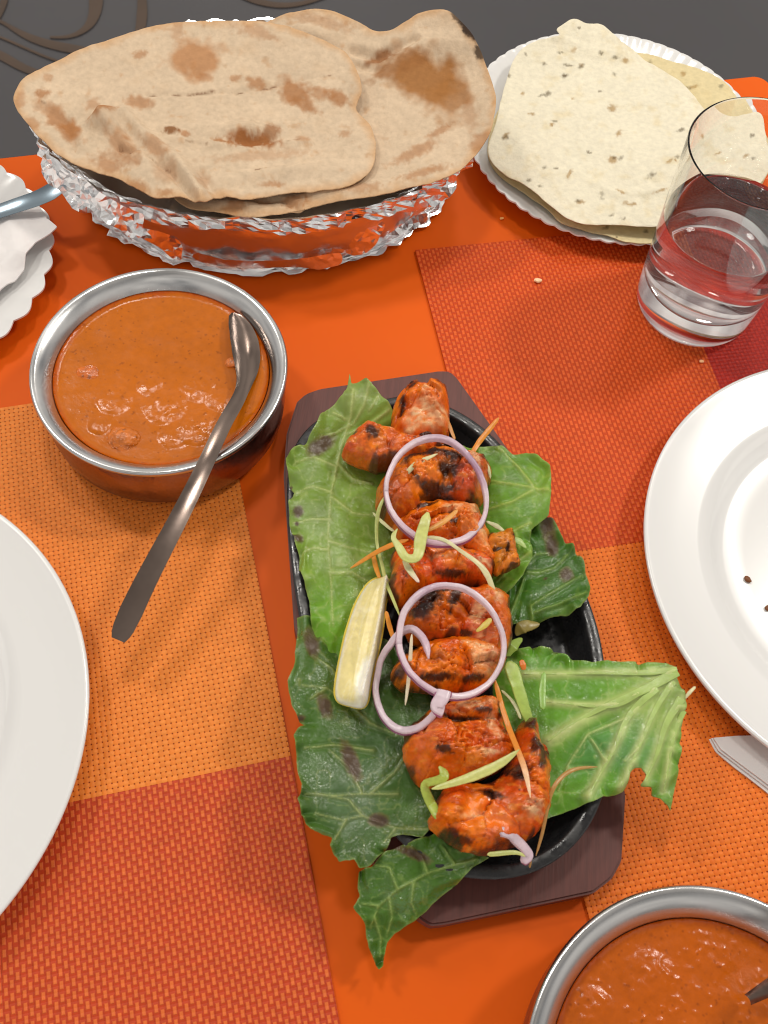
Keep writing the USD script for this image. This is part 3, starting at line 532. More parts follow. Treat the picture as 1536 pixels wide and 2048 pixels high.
front_lines = [([(190, 250), (235, 265), (262, 310), (300, 325)], 13, .004), ([(300, 322), (345, 350), (390, 398)], 9, -.0035), ([(205, 240), (250, 232), (290, 275), (360, 330), (400, 392)], 14, .0055), ([(290, 190), (380, 188), (470, 186)], 4, -.0010), ([(470, 186), (560, 170), (660, 148)], 5, -.0009), ([(330, 278), (420, 290), (520, 292), (620, 285)], 7, .0020), ([(380, 287), (410, 289)], 4, -.0015), ([(240, 300), (262, 312), (275, 305)], 5, -.003), ([(440, 392), (420, 375), (400, 340)], 8, -.002), ([(80, 215), (130, 245), (150, 300)], 9, -.0015)]
m, c = sheet(front_px, front_z, 3.4, .0028, .0011, 2.2, 15, bumps([(495, 262, 55, 14, 4, .0055), (500, 286, 52, 12, 3, -.0035), (215, 250, 28, 22, 0, .006), (300, 350, 70, 30, 20, .004), (385, 120, 60, 40, 0, .0015), (560, 345, 120, 14, -6, .003), (640, 190, 60, 30, 0, .0015), (345, 262, 26, 10, 15, .002)], front_lines, 18),
    roti_colour([(392, 118, 50, 36, -8, .85, (176, 124, 80)), (355, 60, 12, 30, 0, .4), (280, 108, 14, 8, 0, .6), (278, 206, 26, 14, 10, .65), (186, 208, 14, 12, 0, .5), (86, 187, 14, 9, 0, .75), (470, 157, 12, 7, 0, .6), (516, 166, 20, 12, 20, .7), (412, 157, 16, 8, 0, .5), (515, 65, 40, 12, 15, .45), (590, 186, 40, 22, 25, .8), (640, 190, 26, 12, 10, .6), (675, 195, 22, 14, 20, .75), (610, 212, 30, 10, 20, .6), (345, 264, 16, 9, 10, .9, (130, 82, 40)), (370, 268, 10, 6, 0, .7), (505, 282, 50, 12, 5, .95, (150, 92, 44)), (545, 268, 16, 14, 0, .75, (140, 86, 40)), (445, 284, 22, 5, 15, .8), (210, 240, 26, 12, -15, .8, (160, 100, 46)), (118, 238, 50, 18, 42, .75), (140, 265, 16, 24, -20, .7), (250, 300, 18, 40, -50, .6), (215, 330, 30, 14, 25, .65), (310, 300, 30, 14, 30, .55), (275, 375, 22, 10, 20, .6), (330, 350, 24, 26, 20, .35), (520, 312, 90, 10, -4, .35), (330, 388, 16, 6, 0, .6), (545, 368, 22, 6, 0, .6), (605, 280, 14, 8, 0, .5), (690, 268, 12, 6, 0, .5), (40, 200, 10, 16, 0, .5), (95, 155, 10, 8, 0, .5), (64, 248, 14, 12, 20, .5), (240, 322, 40, 12, 25, .4), (405, 360, 12, 18, 0, .4)], 61, cracks=[[(290, 191), (380, 187), (430, 183)], [(462, 189), (540, 175), (660, 150)], [(372, 285), (415, 290)], [(300, 320), (345, 345), (385, 385)], [(575, 286), (615, 278)], [(512, 345), (522, 342)], [(245, 300), (262, 312), (275, 306)], [(83, 203), (100, 210)]]), edge=9)
single('roti', m, DOUGH, 'folded front roti with brown patches and a torn blister, on top of the foil basket', 'flatbread', col=c)

# papads
def papad_colour(sd, base, flecks):
    rng = np.random.default_rng(sd)
    fl = flecks
    def f(p, w, d):
        c = np.tile(lin(*base), (len(p), 1)) * (1 + .10 * fbm(w, 50, sd, 3))[:, None]
        c = mixc(c, lin(222, 200, 146), np.clip((fbm(w, 130, sd + 1, 3) - .05) * 5, 0, 1) * .35)
        for i, (x, y, rx, ry, a, st, rgb) in enumerate(fl): c = mixc(c, lin(*rgb), spot_mask(p, x, y, rx, ry, a, .6, sd + i, .8) * st)
        return np.clip(c, .004, 1)
    return f
DK, OC = (112, 96, 68), (176, 138, 78)
def fleckset(pts, sd, extra, reg):
    r = np.random.default_rng(sd); out = [(768 + x / 2, y / 2, a / 2.7, b / 2.7, an, .75, k) for x, y, a, b, an, k in pts]
    for _ in range(extra):
        x, y = r.uniform(reg[0], reg[2]), r.uniform(reg[1], reg[3]); s = r.uniform(2.2, 4.6); out.append((x, y, s * 1.5, s * .8, r.uniform(-60, 60), r.uniform(.4, .9), DK if r.random() < .6 else OC))
    return out
fk = fleckset([(780, 112, 10, 6, 40, DK), (705, 212, 16, 5, 0, DK), (865, 217, 12, 7, 30, DK), (925, 238, 18, 7, 20, DK), (965, 250, 16, 12, 10, OC), (640, 258, 12, 9, 0, DK), (740, 262, 26, 6, 10, DK), (790, 262, 14, 8, 20, OC), (655, 375, 18, 12, -30, DK), (630, 382, 20, 6, -20, DK), (555, 375, 12, 9, -40, OC), (910, 438, 22, 16, -15, OC), (590, 460, 20, 6, 0, OC), (680, 488, 18, 6, 0, DK), (485, 545, 20, 12, -40, OC), (480, 550, 10, 7, -40, DK), (938, 535, 12, 20, 30, OC), (1190, 518, 18, 10, -25, DK), (915, 640, 24, 20, 10, OC), (920, 632, 10, 8, 10, DK), (1072, 698, 20, 14, -30, DK), (1140, 650, 22, 8, -35, OC), (640, 678, 10, 8, 0, DK), (685, 680, 12, 5, 0, DK), (785, 806, 24, 9, 0, OC), (775, 804, 12, 7, 0, DK), (990, 816, 32, 8, -2, OC), (910, 858, 12, 5, -20, DK), (950, 868, 12, 4, 0, DK), (580, 722, 14, 7, 10, DK), (625, 745, 10, 6, 0, DK), (755, 398, 8, 7, 0, OC), (1105, 765, 40, 5, -20, OC), (1470, 538, 14, 8, -10, DK), (1445, 622, 18, 6, -20, OC), (1480, 632, 12, 7, 0, DK), (1250, 540, 10, 7, 40, OC), (820, 610, 14, 5, 20, DK), (950, 770, 30, 6, 30, OC), (740, 700, 10, 24, 20, OC), (500, 300, 8, 10, 20, DK), (565, 215, 8, 8, 0, DK), (1330, 610, 20, 5, -20, OC)], 7, 16, (1000, 100, 1400, 440))
fk2 = fleckset([(1108, 330, 12, 9, 0, DK), (1195, 296, 14, 12, 0, OC), (1105, 288, 8, 8, 0, DK), (1240, 352, 26, 8, -25, OC), (1215, 358, 12, 6, 0, DK), (1348, 345, 14, 12, 0, (150, 140, 110)), (1063, 247, 12, 7, 0, DK), (890, 912, 14, 6, 0, DK), (1045, 928, 14, 8, 0, DK)], 8, 10, (1100, 100, 1500, 480))
def c2p(pts): return [(768 + x / 2, y / 2) for x, y in pts]
under = c2p([(430, 660), (520, 745), (640, 832), (700, 888), (800, 922), (900, 948), (1000, 972), (1085, 972), (1220, 960), (1380, 880), (1500, 760), (1550, 600), (1450, 445), (1415, 395), (1380, 345), (1330, 308), (1200, 255), (1080, 222), (1010, 208), (800, 200), (560, 300), (440, 480)])
m, c = sheet(under, [(983, 330, .0145), (1118, 444, .0165), (1268, 487, .0165), (1458, 440, .020), (1543, 300, .026), (1480, 200, .024), (1368, 128, .020), (1270, 104, .019), (1050, 150, .016), (1250, 300, .012), (1150, 250, .012)], 4.0, .0006, .0014, 2.0, 71, bumps([(1100, 430, 60, 18, 25, .002), (1400, 200, 60, 40, 20, .002)], (), 72), papad_colour(73, (232, 216, 170), fk2))
single('papad', m, CRISP, 'lower papad showing a darker yellow margin beneath the top papad', 'papad', col=c)
topp = c2p([(690, 122), (715, 98), (742, 80), (770, 75), (800, 90), (868, 94), (895, 112), (920, 137), (1010, 214), (1040, 240), (1130, 290), (1240, 380), (1300, 450), (1370, 470), (1450, 462), (1490, 460), (1512, 492), (1530, 560), (1545, 650), (1480, 760), (1350, 850), (1220, 895), (1080, 907), (990, 902), (900, 893), (750, 880), (700, 850), (650, 808), (560, 738), (440, 660), (418, 610), (425, 560), (450, 480), (462, 420), (480, 360), (500, 285), (530, 220), (575, 180), (650, 155), (700, 140)])
m, c = sheet(topp, [(1113, 61, .034), (1150, 40, .036), (1228, 68, .032), (1273, 107, .026), (1388, 190, .027), (1510, 230, .033), (1533, 320, .034), (1440, 425, .028), (1308, 453, .025), (1143, 440, .026), (1048, 369, .024), (980, 305, .022), (1000, 210, .024), (1033, 110, .026), (1100, 90, .028), (1200, 250, .026), (1300, 330, .029), (1100, 300, .027), (1250, 400, .025), (1300, 250, .027)], 3.4, .0006, .0017, 2.0, 75, bumps([(1180, 220, 60, 40, 0, .0025), (1280, 200, 40, 60, 0, .002), (1120, 330, 50, 50, 0, .002), (1350, 330, 40, 40, 0, .002), (1250, 120, 50, 25, 30, .002), (1090, 230, 30, 40, 0, .0015)], [([(1110, 72), (1170, 100), (1240, 110)], 10, .0015), ([(1150, 350), (1240, 390), (1330, 380)], 8, .001)], 76), papad_colour(77, (242, 234, 210), fk))
single('papad', m, CRISP, 'top papad, pale cream and speckled with dark cumin, one corner raised', 'papad', col=c)

# ------------------------------------------------------------------ sizzler: wooden board, iron pan
BOARD = [(594, 802), (612, 786), (640, 776), (880, 740), (900, 741), (914, 754), (1040, 930), (1190, 1300), (1252, 1590), (1244, 1722), (1225, 1757), (1188, 1786), (890, 1849), (862, 1852), (840, 1838), (690, 1650), (588, 1250), (567, 950), (573, 866)]
bt = .0135
bp = Polygon(at(smooth_closed(BOARD, 300, 1), bt)[:, :2]).buffer(-.004).buffer(.004)
slab = [(bp.buffer(-.0012), .0004, .0016), (bp, .0016, bt - .0012), (bp.buffer(-.0012), bt - .0012, bt)]
ms = []
for pg, a, b in slab:
    t = trimesh.creation.extrude_polygon(pg, b - a, engine='earcut'); t.apply_translation([0, 0, a]); ms.append(t)
single('serving_board', trimesh.util.concatenate(ms), WOOD, 'dark stained wooden board holding the black iron pan', 'board', smooth=False)
PANPX = [(735, 806), (800, 790), (870, 800), (930, 828), (1000, 885), (1062, 980), (1120, 1080), (1166, 1170), (1200, 1270), (1215, 1370), (1222, 1480), (1212, 1570), (1180, 1650), (1120, 1715), (1040, 1752), (960, 1757), (870, 1735), (790, 1670), (700, 1540), (640, 1400), (598, 1230), (578, 1080), (574, 970), (590, 890), (640, 835)]
zr = .034
pan_ring = at(smooth_closed(PANPX, 240), zr)[:, :2]; pcx = pan_ring.mean(0)
pan_poly = Polygon(pan_ring)
def ring_at(inset):
    p = pan_poly.buffer(-inset, quad_segs=16).exterior; k = p.project(Point(pan_ring[0]))
    return np.array([p.interpolate((k + s * p.length) % p.length).coords[0] for s in np.linspace(0, 1, 240, endpoint=False)])
def loft(rows, cap_first=False, cap_last=False):
    v = np.vstack([np.c_[ring_at(i), np.full(240, z)] for i, z in rows]); n = 240
    if ring_sign < 0: pass
    i, j = np.meshgrid(np.arange(len(rows) - 1), np.arange(n), indexing='ij'); q = np.stack([i * n + j, i * n + (j + 1) % n, (i + 1) * n + (j + 1) % n, (i + 1) * n + j], -1).reshape(-1, 4)
    f = [q[:, [0, 1, 2]], q[:, [0, 2, 3]]]
    for cap, base in ((cap_first, 0), (cap_last, (len(rows) - 1) * n)):
        if cap:
            v = np.vstack([v, v[base:base + n].mean(0)[None]]); k = np.arange(n); f.append(np.c_[base + k, base + (k + 1) % n, np.full(n, len(v) - 1)])
    t = trimesh.Trimesh(v, np.vstack(f), process=False); t.fix_normals(); return t
ring_sign = 1
PAN = thing('sizzler_pan', 'black cast iron oval sizzler pan on the wooden board, under leaves and chicken', 'pan', loc=(*pcx, bt))
part(PAN, 'rim', loft([(.0075, zr - .006), (.0062, zr - .0012), (.0048, zr), (.0012, zr), (.0, zr - .0012), (.0004, zr - .0045)]), IRON, smooth=50)
part(PAN, 'wall', loft([(.0004, zr - .0045), (.006, bt + .004), (.010, bt + .0006), (.016, bt + .0004)], False, True), IRON, smooth=50)
part(PAN, 'floor_plate', loft([(.0075, zr - .006), (.012, bt + .0065), (.015, bt + .0050), (.019, bt + .0046)], False, True), IRON, smooth=50)

dp = at([(x, y) for x in range(1050, 1190, 3) for y in range(1230, 1330, 3)], bt + .0053)
# ------------------------------------------------------------------ leaves
def k4(pts): return [(560 + p[0] / 2.259, 720 + p[1] / 2.259, *p[2:]) for p in pts]
def k5(pts): return [(560 + p[0] / 1.8286, 1140 + p[1] / 1.8286, *p[2:]) for p in pts]
def k6(pts): return [(560 + p[0] / 1.8286, 1500 + p[1] / 1.8286, *p[2:]) for p in pts]
def k8(pts): return [(1000 + p[0] / 2.567, 1250 + p[1] / 2.567, *p[2:]) for p in pts]
def k9(pts): return [(960 + p[0] / 5.12, 1000 + p[1] / 5.12, *p[2:]) for p in pts]
def droplets(P, surf, regions, sd):
    """Beads of water and oil on a surface. regions: (pixel x, y, radius px, how many)."""
    rng = np.random.default_rng(sd); kd = cKDTree(surf); parts = []
    for x, y, rad, k in regions:
        for _ in range(k):
            a, q = rng.uniform(0, 6.28), rad * rng.uniform(0, 1) ** .5; c = at1(x + q * math.cos(a), y + q * math.sin(a), .042); _, i = kd.query(c)
            rr = rng.uniform(.00035, .0010) * (1 if rng.random() < .85 else 1.6); b = trimesh.creation.icosphere(2, 1.0); b.apply_scale([rr, rr * rng.uniform(.7, 1.3), rr * .5]); b.apply_translation(surf[i] + [0, 0, rr * .1]); parts.append(b)
    full, _ = part(P, 'water_bead', trimesh.util.concatenate(parts), BEAD, smooth=True); stage.GetPrimAtPath(full).SetCustomDataByKey('kind', 'stuff')
def leaf(lbl, px, ctrl, base, veins, spots, sd, pale=(196, 206, 132), vw=3.2, vh=.0011, amp=.0022, rough=3.0, tones=(), main=(), drops=()):
    """veins: pixel polylines, painted pale and raised; main: (polyline, width px, height) for the thick ribs, which are parts."""
    lines = [np.array(v)[:, :2] for v in veins]
    def dist(p):
        b = np.full(len(p), 1e9)
        for v in lines:
            d, s = seg_dist(p, v); b = np.minimum(b, d * (1 + 1.2 * s) )
        return b
    def relief(p, w, d):
        b = dist(p); z = vh * .5 * np.exp(-(b / (vw * 1.3)) ** 2) - vh * .7 * np.exp(-((b - vw * 4) / (vw * 3)) ** 2) + .0007 * fbm(w, 130, sd + 5, 3) * 2
        edge = np.clip(1 - d / 30, 0, 1); z += edge * .0024 * np.sin(fbm(p, 1 / 70, sd + 7, 2) * 20)
        for v, wd, h in main:
            dd, s = seg_dist(p, np.array(v)[:, :2]); z += h * np.exp(-(dd / wd) ** 2) * .7
        return z
    def colour(p, w, d):
        c = np.tile(lin(*base), (len(p), 1)) * (1 + .7 * fbm(w, 55, sd, 4))[:, None]
        for (x, y, rx, ry, a, rgb, st) in tones: c = mixc(c, lin(*rgb), spot_mask(p, x, y, rx, ry, a, 1.0, sd + 11, .25) * st)
        b = dist(p)
        c = mixc(c, lin(*pale), np.exp(-(b / vw) ** 2) * .5 + np.exp(-(b / (vw * 4)) ** 2) * .2)
        fine = np.abs(fbm(p, 1 / 34, sd + 20, 2)); c = mixc(c, lin(*pale), np.clip(1 - fine * 30, 0, 1) * .3)
        for v, wd, h in main:
            dd, s = seg_dist(p, np.array(v)[:, :2]); c = mixc(c, lin(*pale), np.exp(-(dd / (wd * 1.3)) ** 2) * .85)
        c = mixc(c, lin(150, 168, 86), np.clip(1 - d / 3.5, 0, 1) * .55)
        for i, (x, y, rx, ry, a) in enumerate(spots):
            c = mixc(c, lin(112, 104, 52), spot_mask(p, x, y, rx * 1.25, ry * 1.25, a, .3, sd + i, .35) * .7); c = mixc(c, lin(84, 62, 50), spot_mask(p, x, y, rx, ry, a, .5, sd + i, .45) * .9)
        return np.clip(c, .004, 1)
    m, col = sheet(px, ctrl, 3.2, .0005, amp * .75, rough, sd, relief, colour, k=1)
    P = thing('cabbage_leaf', lbl, 'leaf')
    part(P, 'blade', m, LEAF, col=col)
    n = (len(m.vertices) // 2); kd = cKDTree(m.vertices[:n, :2])
    if len(drops): droplets(P, m.vertices[:n], drops, sd)
    for v, wd, h in main:
        q = curve([(x, y) for x, y in np.array(v)[:, :2]], 40); z = field(ctrl, q); w = at(q, z)
        _, ix = kd.query(w[:, :2]); w[:, 2] = m.vertices[ix, 2]
        w[:, 2] = np.convolve(np.pad(w[:, 2], 3, 'edge'), np.ones(7) / 7, 'valid') - .0001
        r = np.linspace(.85, .18, 40) * wd * .00027
        t = tube(w, r, r * .22, 12); part(P, 'rib', t, LEAF, col=np.tile(lin(*(np.array(pale) * .72 + np.array(base) * .28)), (len(t.vertices), 1)) * (1 + .3 * fbm(t.vertices, 200, 3))[:, None])
A_px = k4([(315, 58), (324, 95), (345, 96), (390, 84), (430, 130), (480, 190), (508, 225), (520, 290), (480, 330), (560, 420), (600, 560), (580, 720), (540, 900), (500, 1050), (430, 1130), (360, 1210), (300, 1290), (260, 1370)]) + k5([(235, 380), (205, 372), (165, 335), (140, 280), (112, 180), (108, 110), (92, 60)]) + k4([(130, 1090), (112, 1000), (82, 945), (92, 890), (70, 830), (42, 750), (36, 650), (68, 592), (46, 565), (36, 500), (28, 435), (62, 405), (105, 385), (155, 305), (170, 270), (205, 215), (282, 165), (302, 118)])
leaf('light green leaf on the pan beside the pot, brown spots along its scalloped edge', A_px, k4([(315, 58, .050), (390, 84, .052), (508, 225, .046), (560, 420, .036), (580, 720, .034), (500, 1050, .034), (30, 435, .044), (36, 650, .042), (70, 850, .040), (120, 1000, .040), (250, 500, .040), (250, 800, .041), (300, 1290, .036), (170, 270, .050), (300, 200, .048), (280, 330, .041)]) + k5([(205, 372, .036), (110, 150, .038), (180, 200, .041)]),
     (128, 160, 56), [k4(v) for v in ([(330, 130), (320, 250), (270, 420), (230, 600), (215, 800), (230, 1000), (240, 1200)], [(250, 480), (150, 440), (60, 470)], [(235, 600), (150, 570), (60, 600)], [(225, 720), (140, 720), (60, 740)], [(222, 860), (150, 850), (90, 880)], [(255, 460), (330, 540), (420, 560)], [(235, 620), (330, 690), (430, 700)], [(222, 820), (320, 850), (440, 870)], [(225, 960), (330, 960), (400, 1000)], [(400, 110), (380, 200), (330, 290), (250, 330), (180, 350)], [(490, 230), (400, 290), (300, 340)], [(440, 170), (400, 230)], [(240, 230), (300, 270)])],
     [(k4([(185, 385)])[0][0], k4([(185, 385)])[0][1], 26, 15, -30), (597, 1024, 9, 9, 0), (596, 1078, 9, 8, 20), (582, 972, 3, 3, 0), (594, 1049, 4, 4, 0)], 101, tones=[(690, 790, 60, 45, 0, (134, 150, 84), .7), (640, 1260, 70, 90, 0, (100, 156, 30), .75), (640, 960, 70, 120, 0, (112, 140, 56), .5)], vw=2.0, vh=.0008)
B_px = k5([(62, 172), (130, 170), (150, 260), (260, 330), (380, 250), (450, 330), (560, 470), (640, 640)]) + k6([(620, 100), (640, 220), (560, 275), (520, 322), (450, 312), (405, 320), (390, 360), (330, 420), (290, 432), (272, 400), (216, 410), (182, 350), (192, 322), (112, 290), (80, 240), (64, 182), (80, 130), (66, 82)]) + k5([(60, 660), (50, 600), (90, 565), (70, 550), (42, 490), (28, 400), (55, 320), (62, 250)])
leaf('dark green leaf with long brown spots and pale veins, under the lemon wedge', B_px, k5([(62, 172, .040), (55, 320, .046), (28, 400, .048), (60, 560, .044), (55, 620, .046), (260, 330, .036), (450, 330, .032), (560, 470, .034), (200, 450, .040), (250, 620, .040)]) + k6([(80, 240, .046), (112, 290, .045), (216, 410, .038), (290, 432, .036), (390, 360, .034), (520, 322, .034), (640, 220, .034), (620, 100, .036), (300, 150, .040)]),
     (70, 106, 38), [k6(v) for v in ([(540, 290), (430, 290), (360, 265), (300, 240), (230, 255), (130, 232)], [(300, 240), (250, 180), (160, 165), (90, 160)], [(430, 160), (320, 160), (200, 165), (120, 158)], [(240, 255), (200, 330)], [(420, 292), (380, 340)], [(300, 160), (250, 60), (180, 0)], [(330, 160), (420, 80), (470, 10)])] + [k5(v) for v in ([(330, 560), (250, 480), (170, 430), (80, 420)], [(250, 480), (190, 360), (120, 310)], [(170, 430), (110, 470)], [(340, 660), (200, 640), (90, 650)], [(330, 560), (420, 600)])],
     [(623, 1285, 13, 26, -15), (650, 1412, 12, 22, -20), (702, 1522, 13, 36, -22), (757, 1640, 18, 12, 10), (600, 1435, 9, 5, 0)], 121, pale=(168, 180, 110), vw=2.2, tones=[(700, 1600, 60, 60, 0, (92, 118, 84), .55), (760, 1500, 50, 70, 0, (74, 108, 60), .5)])
C_px = k6([(450, 345), (385, 368), (335, 425), (288, 442), (285, 500), (292, 530), (270, 572), (312, 640), (322, 720), (362, 805), (376, 790), (392, 700), (420, 668), (500, 622), (560, 560), (650, 488), (700, 432), (764, 394), (720, 372), (640, 345), (570, 300), (510, 325)])
leaf('pointed dark leaf hanging over the near end of the board', C_px, k6([(450, 345, .036), (335, 425, .034), (285, 500, .032), (270, 572, .030), (322, 720, .020), (368, 800, .016), (420, 668, .022), (560, 560, .027), (700, 432, .036), (764, 394, .038), (570, 300, .035), (450, 500, .033)]),
     (68, 108, 28), [k6(v) for v in ([(720, 400), (640, 420), (540, 450), (430, 510), (360, 570), (330, 650)], [(540, 450), (520, 390), (470, 350)], [(430, 510), (400, 430), (350, 420)], [(640, 420), (590, 350)], [(490, 480), (480, 560), (500, 600)], [(400, 540), (410, 610), (390, 680)], [(360, 570), (300, 560)], [(345, 610), (370, 690), (365, 760)])], [(830, 1708, 30, 9, 25), (790, 1690, 14, 6, 20)], 141, pale=(160, 184, 98), vw=2.2)
D_px = k4([(830, 378), (870, 392), (905, 398), (1000, 398), (1050, 420), (1112, 418), (1182, 452), (1216, 482), (1222, 600), (1216, 692), (1152, 740), (1128, 772), (1142, 880), (1100, 972), (1060, 1022), (1008, 1062), (955, 1050), (880, 930), (850, 700), (840, 500)])
leaf('mid green leaf with pale fan veins, beside the upper onion ring', D_px, k4([(830, 378, .040), (1000, 398, .044), (1112, 418, .047), (1216, 482, .050), (1222, 600, .050), (1216, 692, .048), (1142, 880, .044), (1060, 1022, .042), (955, 1050, .038), (850, 700, .036), (1000, 600, .046), (1050, 780, .044)]),
     (108, 156, 46), [k4(v) for v in ([(1220, 592), (1150, 580), (1050, 562), (950, 545), (870, 540)], [(1150, 580), (1080, 490), (1020, 430), (980, 405)], [(1140, 590), (1050, 640), (950, 670), (870, 700)], [(1135, 735), (1060, 770), (980, 790), (900, 800)], [(1130, 870), (1040, 930), (980, 1000)], [(1060, 770), (1080, 850)])], [], 161, pale=(186, 200, 96), vw=2.4, tones=[(1085, 960, 25, 60, 0, (134, 172, 60), .7), (1020, 1150, 50, 40, 0, (120, 164, 50), .5)])
E_px = k9([(700, 165), (762, 255), (825, 370), (880, 410), (942, 452), (1000, 545), (1055, 645), (1085, 720), (1110, 785), (1145, 885), (1132, 960), (1100, 1010), (1030, 1090), (930, 1162), (870, 1172), (780, 1190), (620, 1232), (540, 1258), (400, 1275), (280, 1280), (200, 1180), (280, 900), (380, 600), (500, 350), (540, 240), (640, 215)])
leaf('wet dark green leaf with round brown spots, by the bare part of the pan', E_px, k9([(700, 165, .040), (825, 370, .042), (942, 452, .043), (1055, 645, .043), (1145, 885, .044), (1030, 1090, .043), (780, 1190, .041), (540, 1258, .038), (280, 1280, .034), (280, 900, .036), (500, 350, .038), (600, 750, .037), (800, 900, .045), (900, 650, .040), (600, 1000, .044)]),
     (66, 112, 30), [k9(v) for v in ([(540, 1240), (520, 1080), (700, 960), (900, 850), (1050, 760)], [(560, 1150), (800, 1060), (1100, 930)], [(480, 640), (560, 560), (700, 540)], [(480, 740), (600, 750), (760, 700), (900, 560)], [(300, 1200), (380, 1000), (450, 800)])], [(1095, 1055, 12, 24, -12), (1104, 1090, 11, 20, -10), (1133, 1149, 13, 12, 0), (1091, 1157, 3, 3, 0)], 181, pale=(140, 168, 74), vw=2.6, vh=.0018, amp=.0034)
F_px = k8([(60, 130), (100, 124), (220, 114), (330, 150), (410, 184), (520, 190), (700, 191), (780, 195), (860, 188), (898, 215), (915, 268), (935, 310), (942, 345), (956, 400), (950, 470), (944, 520), (925, 660), (915, 780), (900, 850), (885, 900), (866, 962), (850, 930), (820, 900), (790, 870), (770, 838), (716, 830), (728, 806), (742, 775), (722, 738), (690, 738), (660, 762), (650, 800), (635, 850), (600, 866), (540, 880), (470, 910), (360, 946), (230, 1000), (150, 900), (60, 700), (-20, 500), (-40, 300)])
leaf('large shiny cabbage leaf with thick white ribs, jutting past the pan over the placemat', F_px, k8([(60, 130, .040), (330, 150, .045), (520, 190, .048), (860, 188, .054), (915, 268, .054), (956, 400, .052), (925, 660, .046), (900, 850, .040), (866, 962, .034), (770, 838, .040), (690, 738, .044), (635, 850, .041), (470, 910, .040), (360, 946, .038), (230, 1000, .036), (60, 700, .034), (-40, 300, .034), (450, 500, .046), (650, 500, .050), (250, 400, .042)]),
     (100, 156, 40), [k8(v) for v in ([(640, 480), (450, 560), (350, 720), (300, 850)], [(540, 700), (450, 560)], [(700, 640), (640, 700)], [(350, 740), (480, 730)], [(860, 640), (840, 850)])], [], 201, pale=(206, 218, 142), vw=2.4, vh=.0012, amp=.0026,
     main=[(k8([(905, 235), (700, 250), (400, 250), (120, 255)]), 7, .0020), (k8([(905, 240), (720, 345), (500, 440), (240, 600)]), 11, .0030), (k8([(700, 360), (600, 415), (400, 410), (240, 395)]), 6, .0016), (k8([(800, 330), (660, 470), (590, 620), (500, 790), (450, 880)]), 8, .0022), (k8([(890, 290), (800, 430), (740, 560), (700, 650), (620, 830)]), 7, .0018), (k8([(930, 380), (850, 510), (790, 690), (735, 805)]), 9, .0022), (k8([(944, 440), (890, 580), (860, 720), (838, 850)]), 6, .0014)],
     tones=[(1310, 1400, 80, 70, 40, (160, 184, 90), .55), (1200, 1500, 70, 40, -30, (66, 132, 82), .45), (1280, 1510, 50, 30, -40, (84, 146, 96), .35), (1340, 1560, 25, 50, 0, (140, 170, 80), .5)])

